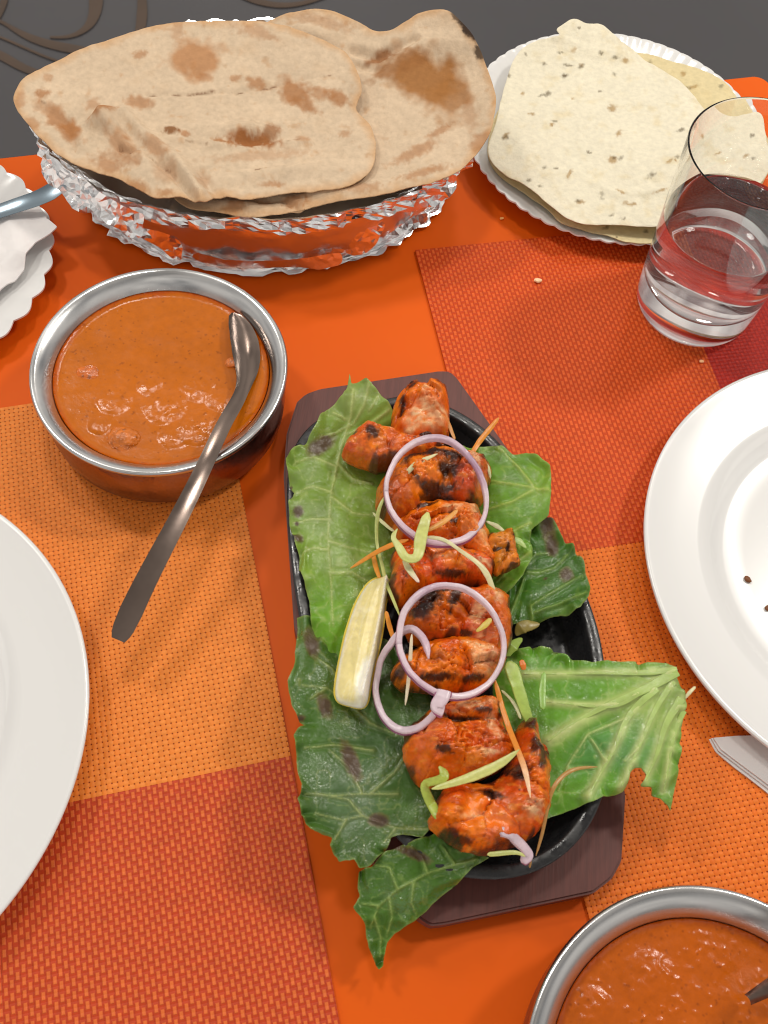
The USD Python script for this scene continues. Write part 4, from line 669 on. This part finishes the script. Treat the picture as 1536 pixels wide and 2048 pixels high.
# ------------------------------------------------------------------ tandoori chicken
def chicken(lbl, px, zm, ht, hb, sd, chars=(), pales=(), base=(204, 84, 20), tilt=(0, 0), grooves=()):
    poly = rough_outline(list(Polygon(px).buffer(6).exterior.coords)[:-1:3], 7.0, sd); p, t, n = plan_mesh(poly, 2.4, sd)
    w = at(p, zm); d = shapely.distance(shapely.points(p), poly.exterior); dm = np.percentile(d, 97)
    e = np.clip(d / dm, 0, 1); prof = np.sqrt(1 - (1 - np.clip(d / (dm * .75), 0, 1)) ** 2) * .8 + e * .2
    rng = np.random.default_rng(sd); x0, y0, x1, y1 = poly.bounds; area = poly.area
    cells = np.c_[rng.uniform(x0, x1, max(5, int(area / 1900))), rng.uniform(y0, y1, max(5, int(area / 1900)))]; hs = rng.normal(0, 1, (len(cells), 3))
    pw_ = p + 9 * np.c_[fbm(p, 1 / 22, sd + 31), fbm(p, 1 / 22, sd + 32)] * 2
    dd2, ii = cKDTree(cells).query(pw_, k=2); crease = np.exp(-((dd2[:, 1] - dd2[:, 0]) / 5.0) ** 2)
    tiltc = hs[ii[:, 0], 0] * .0015 + ((pw_ - cells[ii[:, 0]]) * hs[ii[:, 0], 1:] * .00005).sum(1)
    f1, f2, f3 = fbm(w, 75, sd, 3), fbm(w, 210, sd + 1, 3), np.abs(fbm(w * np.array([1, 2.4, 1]), 320, sd + 2, 2))
    z = ht * prof * (1 + .9 * f1) + e ** .5 * (  .0036 * f2 + .0008 * fbm(w, 480, sd + 17, 2) - .0022 * np.exp(-(f3 / .05) ** 2) * np.clip(.5 + 3 * f1, 0, 1) + tiltc - .0012 * crease)
    for g, wd, h in grooves:
        dd, _ = seg_dist(p, g); z -= h * np.exp(-(dd / wd) ** 2) * e ** .4
    pc_ = p.mean(0); z += ((p[:, 0] - pc_[0]) * tilt[0] + (p[:, 1] - pc_[1]) * tilt[1]) * .00027
    top = w.copy(); top[:, 2] += z; bot = w.copy(); bot[:, 2] -= hb * prof
    c = np.tile(lin(*(np.array(base) * np.array([1.06, 1.16, .5]))), (len(p), 1))
    c = mixc(c, lin(240, 126, 12), np.clip(fbm(w, 110, sd + 4, 3) * 5.0 + .15, 0, 1) * .8)
    c = mixc(c, lin(192, 50, 6), np.clip(fbm(w, 85, sd + 5, 3) * 5, 0, 1) * .65)
    c = mixc(c, lin(140, 52, 18), np.clip((fbm(w, 150, sd + 6, 3) - .10) * 7, 0, 1) * .5)
    c = mixc(c, lin(150, 44, 10), crease * .25)
    c = mixc(c, lin(236, 146, 44), np.clip((fbm(w * np.array([1, 2.5, 1]), 260, sd + 7, 2) - .12) * 10, 0, 1) * .45)
    for i, (x, y, rx, ry, a) in enumerate(pales):
        mk = spot_mask(p, x, y, rx, ry, a, .8, sd + i, .6); st = np.clip(.6 + 2.2 * fbm(w * np.array([1, 3, 1]), 330, sd + 21, 2), 0, 1); c = mixc(c, lin(240, 204, 152), mk * st * .75)
    c = mixc(c, lin(34, 18, 14), np.clip((fbm(w, 130, sd + 9, 4) + .30 * (1 - np.clip(e * 2.2, 0, 1)) - .24) * 12, 0, 1) * .9)
    c = mixc(c, lin(44, 24, 14), np.clip((fbm(w, 620, sd + 10, 2) - .27) * 16, 0, 1) * .8)
    for i, (x, y, rx, ry, a) in enumerate(chars): c = mixc(c, lin(26, 15, 14), spot_mask(p, x, y, rx, ry, a, .6, sd + 40 + i, .7) * .93)
    c = np.clip(c, .003, 1); m = closed_sheet(top, bot, t, n)
    single('chicken_piece', m, MEAT, lbl, 'chicken', col=np.vstack([c, c * .8]))
def q4(x, y): return (560 + x / 2.259, 720 + y / 2.259)
def q5(x, y): return (560 + x / 1.8286, 1140 + y / 1.8286)
def q6(x, y): return (560 + x / 1.8286, 1500 + y / 1.8286)
zc = .043
chicken('chicken piece standing at the far end of the pan, charred crest and pale flesh', k4([(520, 330), (522, 250), (545, 190), (590, 150), (640, 142), (700, 138), (730, 160), (746, 230), (748, 300), (740, 360), (690, 372), (640, 378), (580, 375), (530, 352)]), zc, .020, .016, 301, [(*q4(700, 155), 22, 10, 10), (*q4(590, 165), 18, 10, -30), (*q4(645, 150), 12, 7, 0), (*q4(545, 260), 6, 14, 0)], [(*q4(660, 320), 32, 20, 0), (*q4(590, 330), 12, 20, 30), (*q4(640, 250), 8, 20, 10)], tilt=(0, -.25))
chicken('finger shaped chicken piece with one black blister, on the light green leaf', k4([(288, 430), (310, 385), (350, 342), (400, 315), (470, 330), (540, 350), (600, 370), (700, 395), (720, 430), (660, 470), (540, 480), (450, 492), (370, 472), (310, 450)]), .046, .014, .010, 311, [(*q4(410, 395), 17, 12, 20), (*q4(650, 415), 24, 8, 0), (*q4(330, 375), 8, 8, 0)], [(*q4(500, 335), 16, 10, 0)])
pw = k4([(462, 318), (490, 305), (520, 300), (530, 330), (525, 352), (500, 356), (472, 342)])
chicken('charred chicken piece inside the upper onion ring', k4([(440, 600), (470, 560), (520, 530), (590, 470), (680, 438), (780, 438), (850, 458), (910, 478), (942, 530), (920, 590), (890, 645), (820, 690), (750, 680), (680, 650), (620, 680), (580, 722), (520, 742), (470, 722), (440, 665)]), zc + .002, .021, .014, 321, [(*q4(660, 490), 30, 8, 0), (*q4(760, 520), 24, 8, 15), (*q4(740, 570), 20, 16, 40), (*q4(820, 470), 14, 8, 0), (*q4(910, 490), 12, 16, 0), (*q4(690, 640), 40, 8, 5), (*q4(580, 510), 20, 7, -30)], [(*q4(860, 540), 7, 34, -15), (*q4(880, 600), 16, 8, 0)], base=(176, 72, 24))
chicken('orange chicken piece with pale fibres, under the foot of the upper onion ring', k4([(520, 760), (560, 720), (620, 680), (700, 665), (800, 690), (880, 700), (915, 760), (940, 830), (965, 880), (980, 930), (950, 965), (900, 920), (800, 890), (700, 860), (620, 850), (550, 850)]), zc + .001, .018, .013, 331, [(*q4(640, 705), 26, 6, -10), (*q4(770, 800), 12, 5, 0)], [(*q4(860, 740), 18, 14, 30), (*q4(900, 850), 22, 10, 45), (*q4(760, 740), 20, 8, 0)], base=(214, 96, 26))
chicken('reddest smooth chicken piece between the two whole onion rings', k4([(505, 980), (515, 900), (560, 850), (620, 832), (740, 852), (850, 880), (930, 920), (965, 960), (930, 1002), (850, 1012), (760, 1018), (680, 1035), (600, 1065), (540, 1105), (503, 1070)]), zc + .002, .020, .014, 341, [(*q4(760, 1010), 30, 5, 0), (*q4(640, 920), 5, 4, 0)], [(*q4(760, 900), 30, 7, 5), (*q4(900, 975), 14, 9, 0), (*q4(700, 945), 20, 5, 10)], base=(208, 72, 14))
chicken('small split chicken scrap lying on the mid green leaf', k4([(948, 800), (1000, 792), (1040, 778), (1046, 830), (1056, 870), (1072, 920), (1020, 942), (980, 966), (958, 930), (964, 875), (944, 840)]), .050, .008, .005, 351, [(*q4(975, 878), 16, 4, 0), (*q4(1020, 870), 4, 10, 0)], [], base=(190, 104, 40), grooves=[([q4(960, 880), q4(1060, 868)], 4, .003)])
chicken('blackened chicken piece inside the lower onion ring', k5([(450, 190), (480, 130), (540, 95), (620, 84), (700, 88), (790, 88), (832, 110), (834, 200), (822, 290), (780, 335), (740, 305), (690, 275), (620, 268), (540, 280), (480, 255), (452, 222)]), zc + .002, .020, .014, 361, [(*q5(530, 150), 26, 34, 20), (*q5(625, 145), 10, 26, 20), (*q5(560, 120), 44, 9, -10), (*q5(670, 265), 14, 5, 10), (*q5(500, 200), 18, 14, 0)], [(*q5(710, 190), 12, 34, 20), (*q5(780, 130), 10, 20, 0), (*q5(720, 290), 26, 12, 20)], base=(190, 78, 24))
chicken('bright orange chicken piece under the bottom arc of the lower onion ring', k5([(418, 400), (430, 350), (480, 318), (540, 280), (620, 264), (700, 275), (770, 310), (815, 330), (795, 385), (760, 422), (690, 442), (600, 447), (520, 432), (448, 427)]), zc + .001, .019, .014, 371, [(*q5(560, 425), 40, 6, 0), (*q5(690, 425), 30, 6, -10), (*q5(440, 400), 12, 14, 0)], [(*q5(730, 360), 26, 26, 0), (*q5(690, 320), 20, 8, 20)], base=(222, 104, 24))
chicken('broad chicken piece with a pale split, just below the onion rings', k5([(458, 640), (470, 590), (530, 542), (600, 510), (680, 488), (760, 483), (802, 500), (804, 560), (832, 620), (852, 660), (832, 712), (760, 745), (680, 768), (600, 792), (520, 782), (470, 722)]), zc, .021, .015, 381, [(*q5(580, 700), 16, 7, 20), (*q5(640, 575), 50, 5, 10), (*q5(500, 560), 20, 10, -40), (*q5(720, 560), 20, 5, 0), (*q5(790, 540), 8, 14, 0)], [(*q5(690, 525), 44, 13, -5), (*q5(760, 610), 10, 24, -25), (*q5(740, 700), 20, 8, -10)], base=(202, 80, 20), grooves=[([q5(470, 600), q5(560, 570), q5(660, 580), q5(780, 575)], 6, .004)])
chicken('hooked chicken piece with a dark upright tip, nearest in the pan', k6([(553, 280), (570, 220), (600, 150), (650, 132), (720, 145), (790, 118), (835, 80), (850, 0), (868, -70), (888, -97), (920, -92), (942, -20), (965, 30), (970, 100), (976, 180), (960, 252), (920, 312), (850, 342), (760, 376), (680, 362), (600, 322)]), zc, .022, .015, 391, [(*q6(895, -70), 14, 22, 0), (*q6(850, 110), 20, 16, 30), (*q6(700, 125), 40, 6, 0), (*q6(760, 190), 20, 9, 20), (*q6(930, 60), 10, 24, 0), (*q6(640, 340), 30, 8, 20), (*q6(905, 30), 10, 20, 0), (*q6(810, 95), 12, 10, 0)], [(*q6(900, 245), 20, 16, 0), (*q6(835, 105), 8, 5, 0), (*q6(690, 265), 24, 8, -10)], base=(200, 78, 20))

# ------------------------------------------------------------------ onion, lemon, shreds
def onion_ring(lbl, path, ztop, ra, rb, sd, closed=True, ends=None, purple=.55):
    n = 120 if closed else 60
    q = smooth_closed([(x, y) for x, y in path], n) if closed else curve([(x, y) for x, y in path], n)
    q = q + 2.2 * np.c_[fbm(q, 1 / 30, sd), fbm(q, 1 / 30, sd + 1)] * 2
    z = np.interp(np.arange(n), np.linspace(0, n - 1, len(ztop)), ztop); z = z + .0016 * fbm(q, 1 / 60, sd + 12, 2); w = at(q, z)
    if closed: w = np.vstack([w, w[:3]])
    r1 = ra * (1 + .7 * fbm(w, 50, sd + 2)); r2 = np.full(len(w), rb)
    if not closed: s = np.linspace(0, 1, len(w)); tp = np.clip(np.minimum(s, 1 - s) * 14 + .25, 0, 1); r1 = r1 * tp; r2 = r2 * tp
    P = thing('onion_ring', lbl, 'onion', loc=w.mean(0))
    t = tube(w, r1, r2 * (1 + .5 * fbm(w, 40, sd + 9)), 14, sq=.55); v = t.vertices
    cen = w.mean(0)[:2]; o = np.linalg.norm(v[:, :2] - cen, axis=1); ang_ = np.tile(np.arange(14), len(w)); ang_ = np.r_[ang_, 0, 0]
    c = np.tile(lin(214, 192, 202), (len(v), 1)) * (1 + .2 * fbm(v, 160, sd + 3))[:, None]
    pm = np.clip(fbm(v, 42, sd + 4, 2) * 3 + .25, 0, 1) * purple; c = mixc(c, lin(152, 100, 136), pm)
    part(P, 'flesh', t, ONION, col=c)
    tw = np.gradient(w, axis=0); tw /= np.linalg.norm(tw, axis=1)[:, None]; Bn = np.cross(tw, [0, 0, 1.0]); sgn = np.sign(((w - w.mean(0)) * Bn).sum(1)); Bn *= sgn[:, None]
    t2 = tube(w + Bn * (r1 * .93)[:, None] - np.array([0, 0, rb * .25]), r1 * .22, r2 * .72, 8); part(P, 'skin', t2, ONION, col=np.tile(lin(150, 84, 122), (len(t2.vertices), 1)) * (1 + .8 * fbm(t2.vertices, 60, sd + 6))[:, None])
def circ_px(cx_, cy_, rx, ry, n=12, ph=0): return [(cx_ + rx * math.cos(a), cy_ + ry * math.sin(a)) for a in np.arange(n) * 2 * math.pi / n + ph]
onion_ring('purple edged onion ring around the charred chicken, upper of the two whole rings', [(772, 985), (784, 935), (810, 898), (850, 879), (880, 877), (915, 893), (945, 925), (966, 968), (972, 1010), (962, 1048), (935, 1075), (895, 1088), (850, 1083), (815, 1060), (786, 1028)], [.064, .066, .068, .068, .070, .070, .066, .064, .062, .062, .064, .066, .066, .064, .064], .0014, .0021, 401, purple=.8)
onion_ring('near whole onion ring leaning on the blackened chicken, lower of the two whole rings', [(799, 1290), (803, 1240), (828, 1198), (868, 1174), (905, 1172), (945, 1186), (980, 1218), (1003, 1262), (1007, 1305), (990, 1352), (955, 1384), (910, 1394), (868, 1384), (830, 1356), (808, 1325)], [.064, .066, .068, .070, .070, .068, .066, .064, .062, .062, .064, .066, .066, .066, .064], .0014, .0021, 411, purple=.65)
onion_ring('broken greyish onion hoop curling under the lower whole ring by the lemon', k5([(545, 325), (535, 280), (515, 240), (475, 216), (430, 240), (385, 300), (356, 380), (352, 450), (375, 530), (420, 578), (465, 588), (520, 568), (560, 530), (585, 490)]), [.066, .064, .062, .058, .054, .050, .048, .048, .050, .050, .052, .056, .060, .064], .0015, .0021, 421, closed=False, purple=.3)
onion_ring('short onion sliver pair beside the hooked chicken at the near pan edge', k6([(800, 298), (840, 310), (880, 345), (905, 390), (880, 408)]), [.060, .056, .051, .048, .046], .0024, .0014, 431, closed=False)
onion_ring('small onion nub bridging the lower ring and the broken hoop', k5([(600, 440), (590, 470), (575, 500), (598, 515)]), [.070, .070, .068, .066], .0030, .0020, 441, closed=False, purple=.2)

def dome_blob(px, zm, ht, hb, sd, step=3.0, pw=.5):
    poly = rough_outline(px, .8, sd); p, t, n = plan_mesh(poly, step, sd); w = at(p, zm); d = shapely.distance(shapely.points(p), poly.exterior); e = np.clip(d / np.percentile(d, 98), 0, 1)
    prof = (1 - (1 - e) ** 2) ** pw; top = w.copy(); top[:, 2] += ht * prof; bot = w.copy(); bot[:, 2] -= hb * prof
    return closed_sheet(top, bot, t, n), p, w, e
LP = thing('lemon_wedge', 'cut lemon wedge lying on the green leaves beside the chicken', 'lemon')
LQ = k5([(350, 27), (402, 34), (398, 90), (385, 180), (362, 310), (335, 430), (308, 506), (252, 500), (208, 482), (200, 400), (212, 330), (250, 180), (298, 72)])
m, p, w, e = dome_blob(LQ, .0445, .004, .009, 501, pw=.6)
c = np.tile(lin(240, 206, 84), (len(p), 1)) * (1 + .12 * fbm(w, 240, 4))[:, None]; part(LP, 'peel', m, LEMON, col=np.vstack([c, c]))
fl_ = Polygon(smooth_closed(LQ, 160)).buffer(-3.5); RG = np.array(k5([(386, 52), (366, 170), (336, 320), (296, 480)]))
p, t, n = plan_mesh(fl_, 2.6, 502); w = at(p, .0475); d = shapely.distance(shapely.points(p), fl_.exterior); rd, rs = seg_dist(p, RG)
top = w.copy(); top[:, 2] += .0115 * (d / (d + rd + 1e-6)) ** .85 + .0004 * fbm(w, 260, 3); bot = w.copy(); bot[:, 2] -= .002
c = np.tile(lin(236, 216, 146), (len(p), 1)) * (1 + .22 * fbm(w, 170, 9))[:, None]
fib = np.abs(fbm(np.c_[p[:, 0] * .96 + p[:, 1] * .27, (p[:, 1] * .96 - p[:, 0] * .27) * .22], 1 / 16, 7, 2)); c = mixc(c, lin(250, 240, 200), np.clip(1 - fib * 18, 0, 1) * .45)
c = mixc(c, lin(247, 240, 212), np.exp(-(rd / 3.2) ** 2) * .85); c = mixc(c, lin(248, 242, 216), np.clip(1.15 - d / 6, 0, 1) * .75); c = mixc(c, lin(248, 243, 222), spot_mask(p, *k5([(308, 425)])[0], 16, 46, 12, .5, 3, .3) * .85)
part(LP, 'flesh', closed_sheet(top, bot, t, n), LEMON, col=np.vstack([c, c]))

GREEN, PALEG, CARROT, ROOT, WHT = (190, 200, 112), (212, 212, 156), (226, 136, 38), (170, 122, 58), (226, 214, 176)
nshred = 0
def shred(kind, lbl, path, wpx, z, rgb, sd, tip=None, flat=.36):
    q = curve(path, 34); zz = np.interp(np.linspace(0, 1, 34), np.linspace(0, 1, len(z)), z); w = at(q, zz); s = np.linspace(0, 1, 34)
    ww = np.interp(s, np.linspace(0, 1, len(wpx)), wpx) / 2 * .00022; ww = ww * (1 + .3 * fbm(w, 170, sd)) * np.clip(np.minimum(s, 1 - s) * 10 + .35, 0, 1)
    w[:, 2] += .0012 * fbm(w, 130, sd + 2)
    t = tube(w, ww, np.maximum(ww * flat, .0004), 8, sq=.6); c = np.tile(lin(*rgb), (len(t.vertices), 1)) * (1 + .4 * fbm(t.vertices, 150, sd + 3))[:, None]
    if tip is not None:
        k = np.r_[np.repeat(s, 8), 0, 1]; c = mixc(c, lin(*tip), np.clip((k - .6) / .3, 0, 1))
    single(kind, t, SHRED, lbl, kind.replace('_', ' ').split()[0], col=c)
cs = lambda *a, **k: shred('cabbage_shred', *a, **k); ks = lambda *a, **k: shred('carrot_shred', *a, **k)
cs('pale cabbage shred slanting across the inside of the upper onion ring', k4([(712, 424), (640, 455), (590, 492), (560, 530), (524, 562)]), [4, 12, 15, 10, 4], [.070, .068, .066, .062, .060], PALEG, 601)
cs('long thin cabbage shred trailing down past the lemon tip', k4([(476, 608), (446, 680), (436, 760), (442, 850), (462, 930), (478, 1000), (502, 1060), (542, 1160)]), [6, 10, 8, 7, 8, 9, 7, 5], [.058, .056, .050, .048, .050, .054, .058, .062], GREEN, 602)
cs('curled bright cabbage strip hooked over the upper onion ring', k4([(668, 690), (650, 750), (632, 830), (610, 895), (575, 895), (535, 840), (512, 800), (530, 765)]), [20, 24, 26, 24, 22, 20, 14, 8], [.074, .074, .072, .071, .071, .072, .072, .072], GREEN, 603)
cs('white tipped cabbage shred on the reddest chicken piece', k4([(560, 900), (585, 950), (608, 980), (628, 1005)]), [10, 14, 12, 7], [.064, .065, .066, .066], PALEG, 604, tip=(236, 214, 190))
cs('thin cabbage shred running from the ring foot down over two chicken pieces', k4([(645, 800), (740, 812), (800, 850), (870, 900), (930, 960), (962, 1040), (980, 1130)]), [8, 10, 9, 11, 14, 12, 6], [.068, .068, .067, .066, .064, .060, .058], PALEG, 605)
cs('short cabbage shred on the light green leaf reaching the upper ring', k4([(420, 690), (465, 735), (515, 775)]), [5, 9, 6], [.050, .054, .060], PALEG, 606)
cs('tiny looped cabbage shred beside the carrot stick on the mid green leaf', k4([(888, 462), (925, 466), (944, 500), (950, 535)]), [7, 9, 9, 5], [.058, .060, .058, .055], PALEG, 607)
cs('small translucent cabbage shred lying on the mid green leaf above the scrap', k4([(932, 728), (975, 748), (1020, 780)]), [6, 13, 5], [.052, .051, .051], PALEG, 608)
cs('oval pale cabbage chip next to the small chicken scrap', k4([(1042, 806), (1080, 820), (1112, 850)]), [12, 18, 5], [.049, .049, .049], (170, 196, 110), 609)
cs('green cabbage shred inside the lower onion ring at its right', k5([(772, 178), (745, 205), (718, 224)]), [10, 13, 6], [.066, .066, .066], (196, 180, 72), 610)
cs('white cabbage thread through the broken onion hoop', k5([(482, 235), (476, 330), (468, 420), (458, 495)]), [6, 9, 8, 5], [.064, .062, .056, .052], WHT, 611)
cs('broad light green cabbage strip at the base of the large cabbage leaf', k5([(838, 335), (868, 420), (896, 510), (935, 600)]), [30, 28, 24, 14], [.056, .057, .055, .051], (164, 190, 84), 612, flat=.15)
cs('thin curved cabbage shred left of the broad light strip', k5([(810, 440), (850, 480), (880, 545)]), [5, 8, 6], [.052, .054, .054], PALEG, 613)
cs('second light strip lying flat on the large cabbage leaf', k5([(966, 375), (960, 440), (962, 510)]), [10, 16, 12], [.0505, .051, .051], (132, 174, 70), 614, flat=.2)
cs('long pale cabbage strip across the broad chicken piece to the hooked one', k6([(875, -2), (820, 40), (740, 82), (660, 112), (600, 130), (555, 142)]), [6, 16, 20, 18, 14, 8], [.070, .068, .066, .064, .064, .062], GREEN, 615)
cs('knotted cabbage strip hanging off the hooked chicken on the dark leaf side', k6([(582, 60), (602, 95), (560, 115), (532, 125), (540, 170), (570, 225), (606, 275)]), [14, 20, 16, 18, 20, 20, 10], [.062, .063, .060, .056, .054, .056, .056], (160, 182, 70), 616)
cs('curved cabbage thread at the tip of the pointed leaf in the pan', k6([(758, 382), (830, 376), (880, 380), (896, 390)]), [9, 10, 9, 5], [.054, .054, .054, .053], GREEN, 617)
cs('stray cabbage sliver poking out beyond the ribbed leaf towards the plate', k5([(1480, 470), (1498, 448), (1518, 428)]), [5, 8, 6], [.052, .051, .050], PALEG, 618)
cs('wilted brown green cabbage scrap on the bare iron', k9([(370, 1390), (440, 1300), (520, 1285), (610, 1270)]), [8, 30, 26, 8], [.036, .038, .038, .038], (140, 122, 54), 619, flat=.3)
cs('green cabbage fold under the wilted scrap near the lower onion ring', k9([(270, 1600), (330, 1500), (430, 1420)]), [14, 26, 10], [.044, .046, .044], (150, 176, 64), 620, flat=.25)
ks('orange carrot stick pointing out past the upper onion ring to the red mat', k4([(988, 260), (940, 320), (900, 370), (862, 432)]), [9, 13, 13, 10], [.062, .060, .058, .058], CARROT, 651)
ks('carrot stick crossing the foot of the upper onion ring', k4([(802, 678), (740, 730), (660, 772)]), [9, 13, 9], [.071, .071, .070], (214, 150, 60), 652)
ks('long carrot shred lying on the light green leaf above the lemon', k4([(318, 942), (400, 890), (500, 838), (580, 812)]), [5, 12, 13, 9], [.046, .050, .058, .064], CARROT, 653)
ks('short carrot piece upright at the lemon tip', k4([(422, 880), (432, 930), (450, 985)]), [10, 12, 9], [.046, .048, .050], CARROT, 654)
ks('carrot sliver behind the standing chicken piece', k4([(745, 245), (770, 310), (790, 360)]), [8, 10, 7], [.050, .050, .050], (206, 140, 60), 655)
ks('carrot sliver between the lemon wedge and the chicken', k5([(388, 150), (402, 210), (418, 262)]), [8, 11, 8], [.058, .056, .054], CARROT, 656)
ks('long white tipped carrot shred down over the hooked chicken', k5([(786, 400), (806, 480), (835, 570), (870, 660), (895, 730), (916, 832)]), [9, 11, 12, 12, 12, 5], [.060, .058, .060, .066, .070, .070], CARROT, 657, tip=(240, 206, 160))
ks('thin brown rootlet curving down the right of the hooked chicken', k6([(1160, 62), (1060, 78), (1005, 130), (978, 210), (962, 290), (936, 386)]), [5, 8, 9, 8, 7, 4], [.052, .053, .056, .054, .050, .046], ROOT, 658)
ks('tiny carrot crumb alone on the empty iron at the near end', k6([(1020, 295), (1035, 298), (1048, 306)]), [5, 9, 5], [.0215, .022, .0215], (190, 120, 40), 659)
ks('orange carrot chip under the base of the large ribbed leaf', k9([(420, 1640), (440, 1690), (450, 1740)]), [10, 14, 9], [.052, .052, .051], (220, 104, 30), 660)
ks('brown fibre end poking over the pan rim below the onion slivers', k6([(905, 385), (915, 410), (912, 430)]), [4, 6, 4], [.046, .044, .042], ROOT, 661)
seed((1075, 563), .002, .0056, .0034, 10, 'cream bread crumb alone on the red weave near the glass', 'crumb', 'crumb', colr=(196, 164, 128))
seed((1402, 724), .002, .003, .0022, 10, 'small crumb by the base of the water glass', 'crumb', 'crumb', colr=(220, 150, 110))
seed((1003, 438), .0006, .003, .0018, 30, 'tiny crumb on the orange table by the papad plate', 'crumb', 'crumb', colr=(220, 150, 90))

# ------------------------------------------------------------------ glass of water
gb, gR = circle_through([(1270, 602), (1400, 703), (1294.6, 653), (1347, 692), (1462.6, 686), (1498, 651)], .004)
gr_, gRr = circle_through([(1378.6, 265), (1384, 240), (1406, 214), (1431, 200), (1461, 190), (1490, 187), (1536, 189), (1382.5, 290), (1398, 322), (1420, 355), (1433, 367), (1468, 390)], .126)
gc = (gb + gr_) / 2; gz = .0018; RB, RT, GH = gR, gRr, .124
def gl(z): return RB + (RT - RB) * (z / GH)
outer = [(0, .0016), (RB * .60, .0015), (RB * .84, .0012), (RB * .92, .0008), (RB * .965, .0016), (RB * .995, .004), (gl(.02), .02), (gl(.06), .06), (gl(.10), .10), (RT, GH - .0006), (RT - .0004, GH)]
th_ = .0013; zb = .020
inner = [(RT - th_ + .0004, GH), (RT - th_, GH - .0008), (gl(.10) - th_, .10), (gl(.06) - th_, .06), (gl(.03) - th_ * 1.3, .031), (gl(.024) - .0040, .0235), (RB * .70, zb + .0006), (RB * .4, zb), (0, zb)]
G = thing('water_glass', 'clear tumbler with a thick base on the red weave, in front of the papads', 'glass', loc=(*gc, gz))
part(G, 'tumbler', lathe(outer + inner, 128, (*gc, gz)), GLASSM, smooth=50)
wz = .071; e_ = .00012
wat = [(0, zb - .0002), (RB * .4, zb - .0002), (RB * .70 + e_, zb + .0003), (gl(.024) - .0040 + e_, .0233), (gl(.03) - th_ * 1.3 + e_, .0309), (gl(.06) - th_ + e_, .06), (gl(wz) - th_ + e_, wz + .0012), (gl(wz) - th_ - .0008, wz + .0004), (gl(wz) - th_ - .0025, wz), (0, wz)]
single('water', lathe(wat, 128, (*gc, gz)), WATERM, 'clear still water filling the tumbler a little past half', 'water', smooth=50)
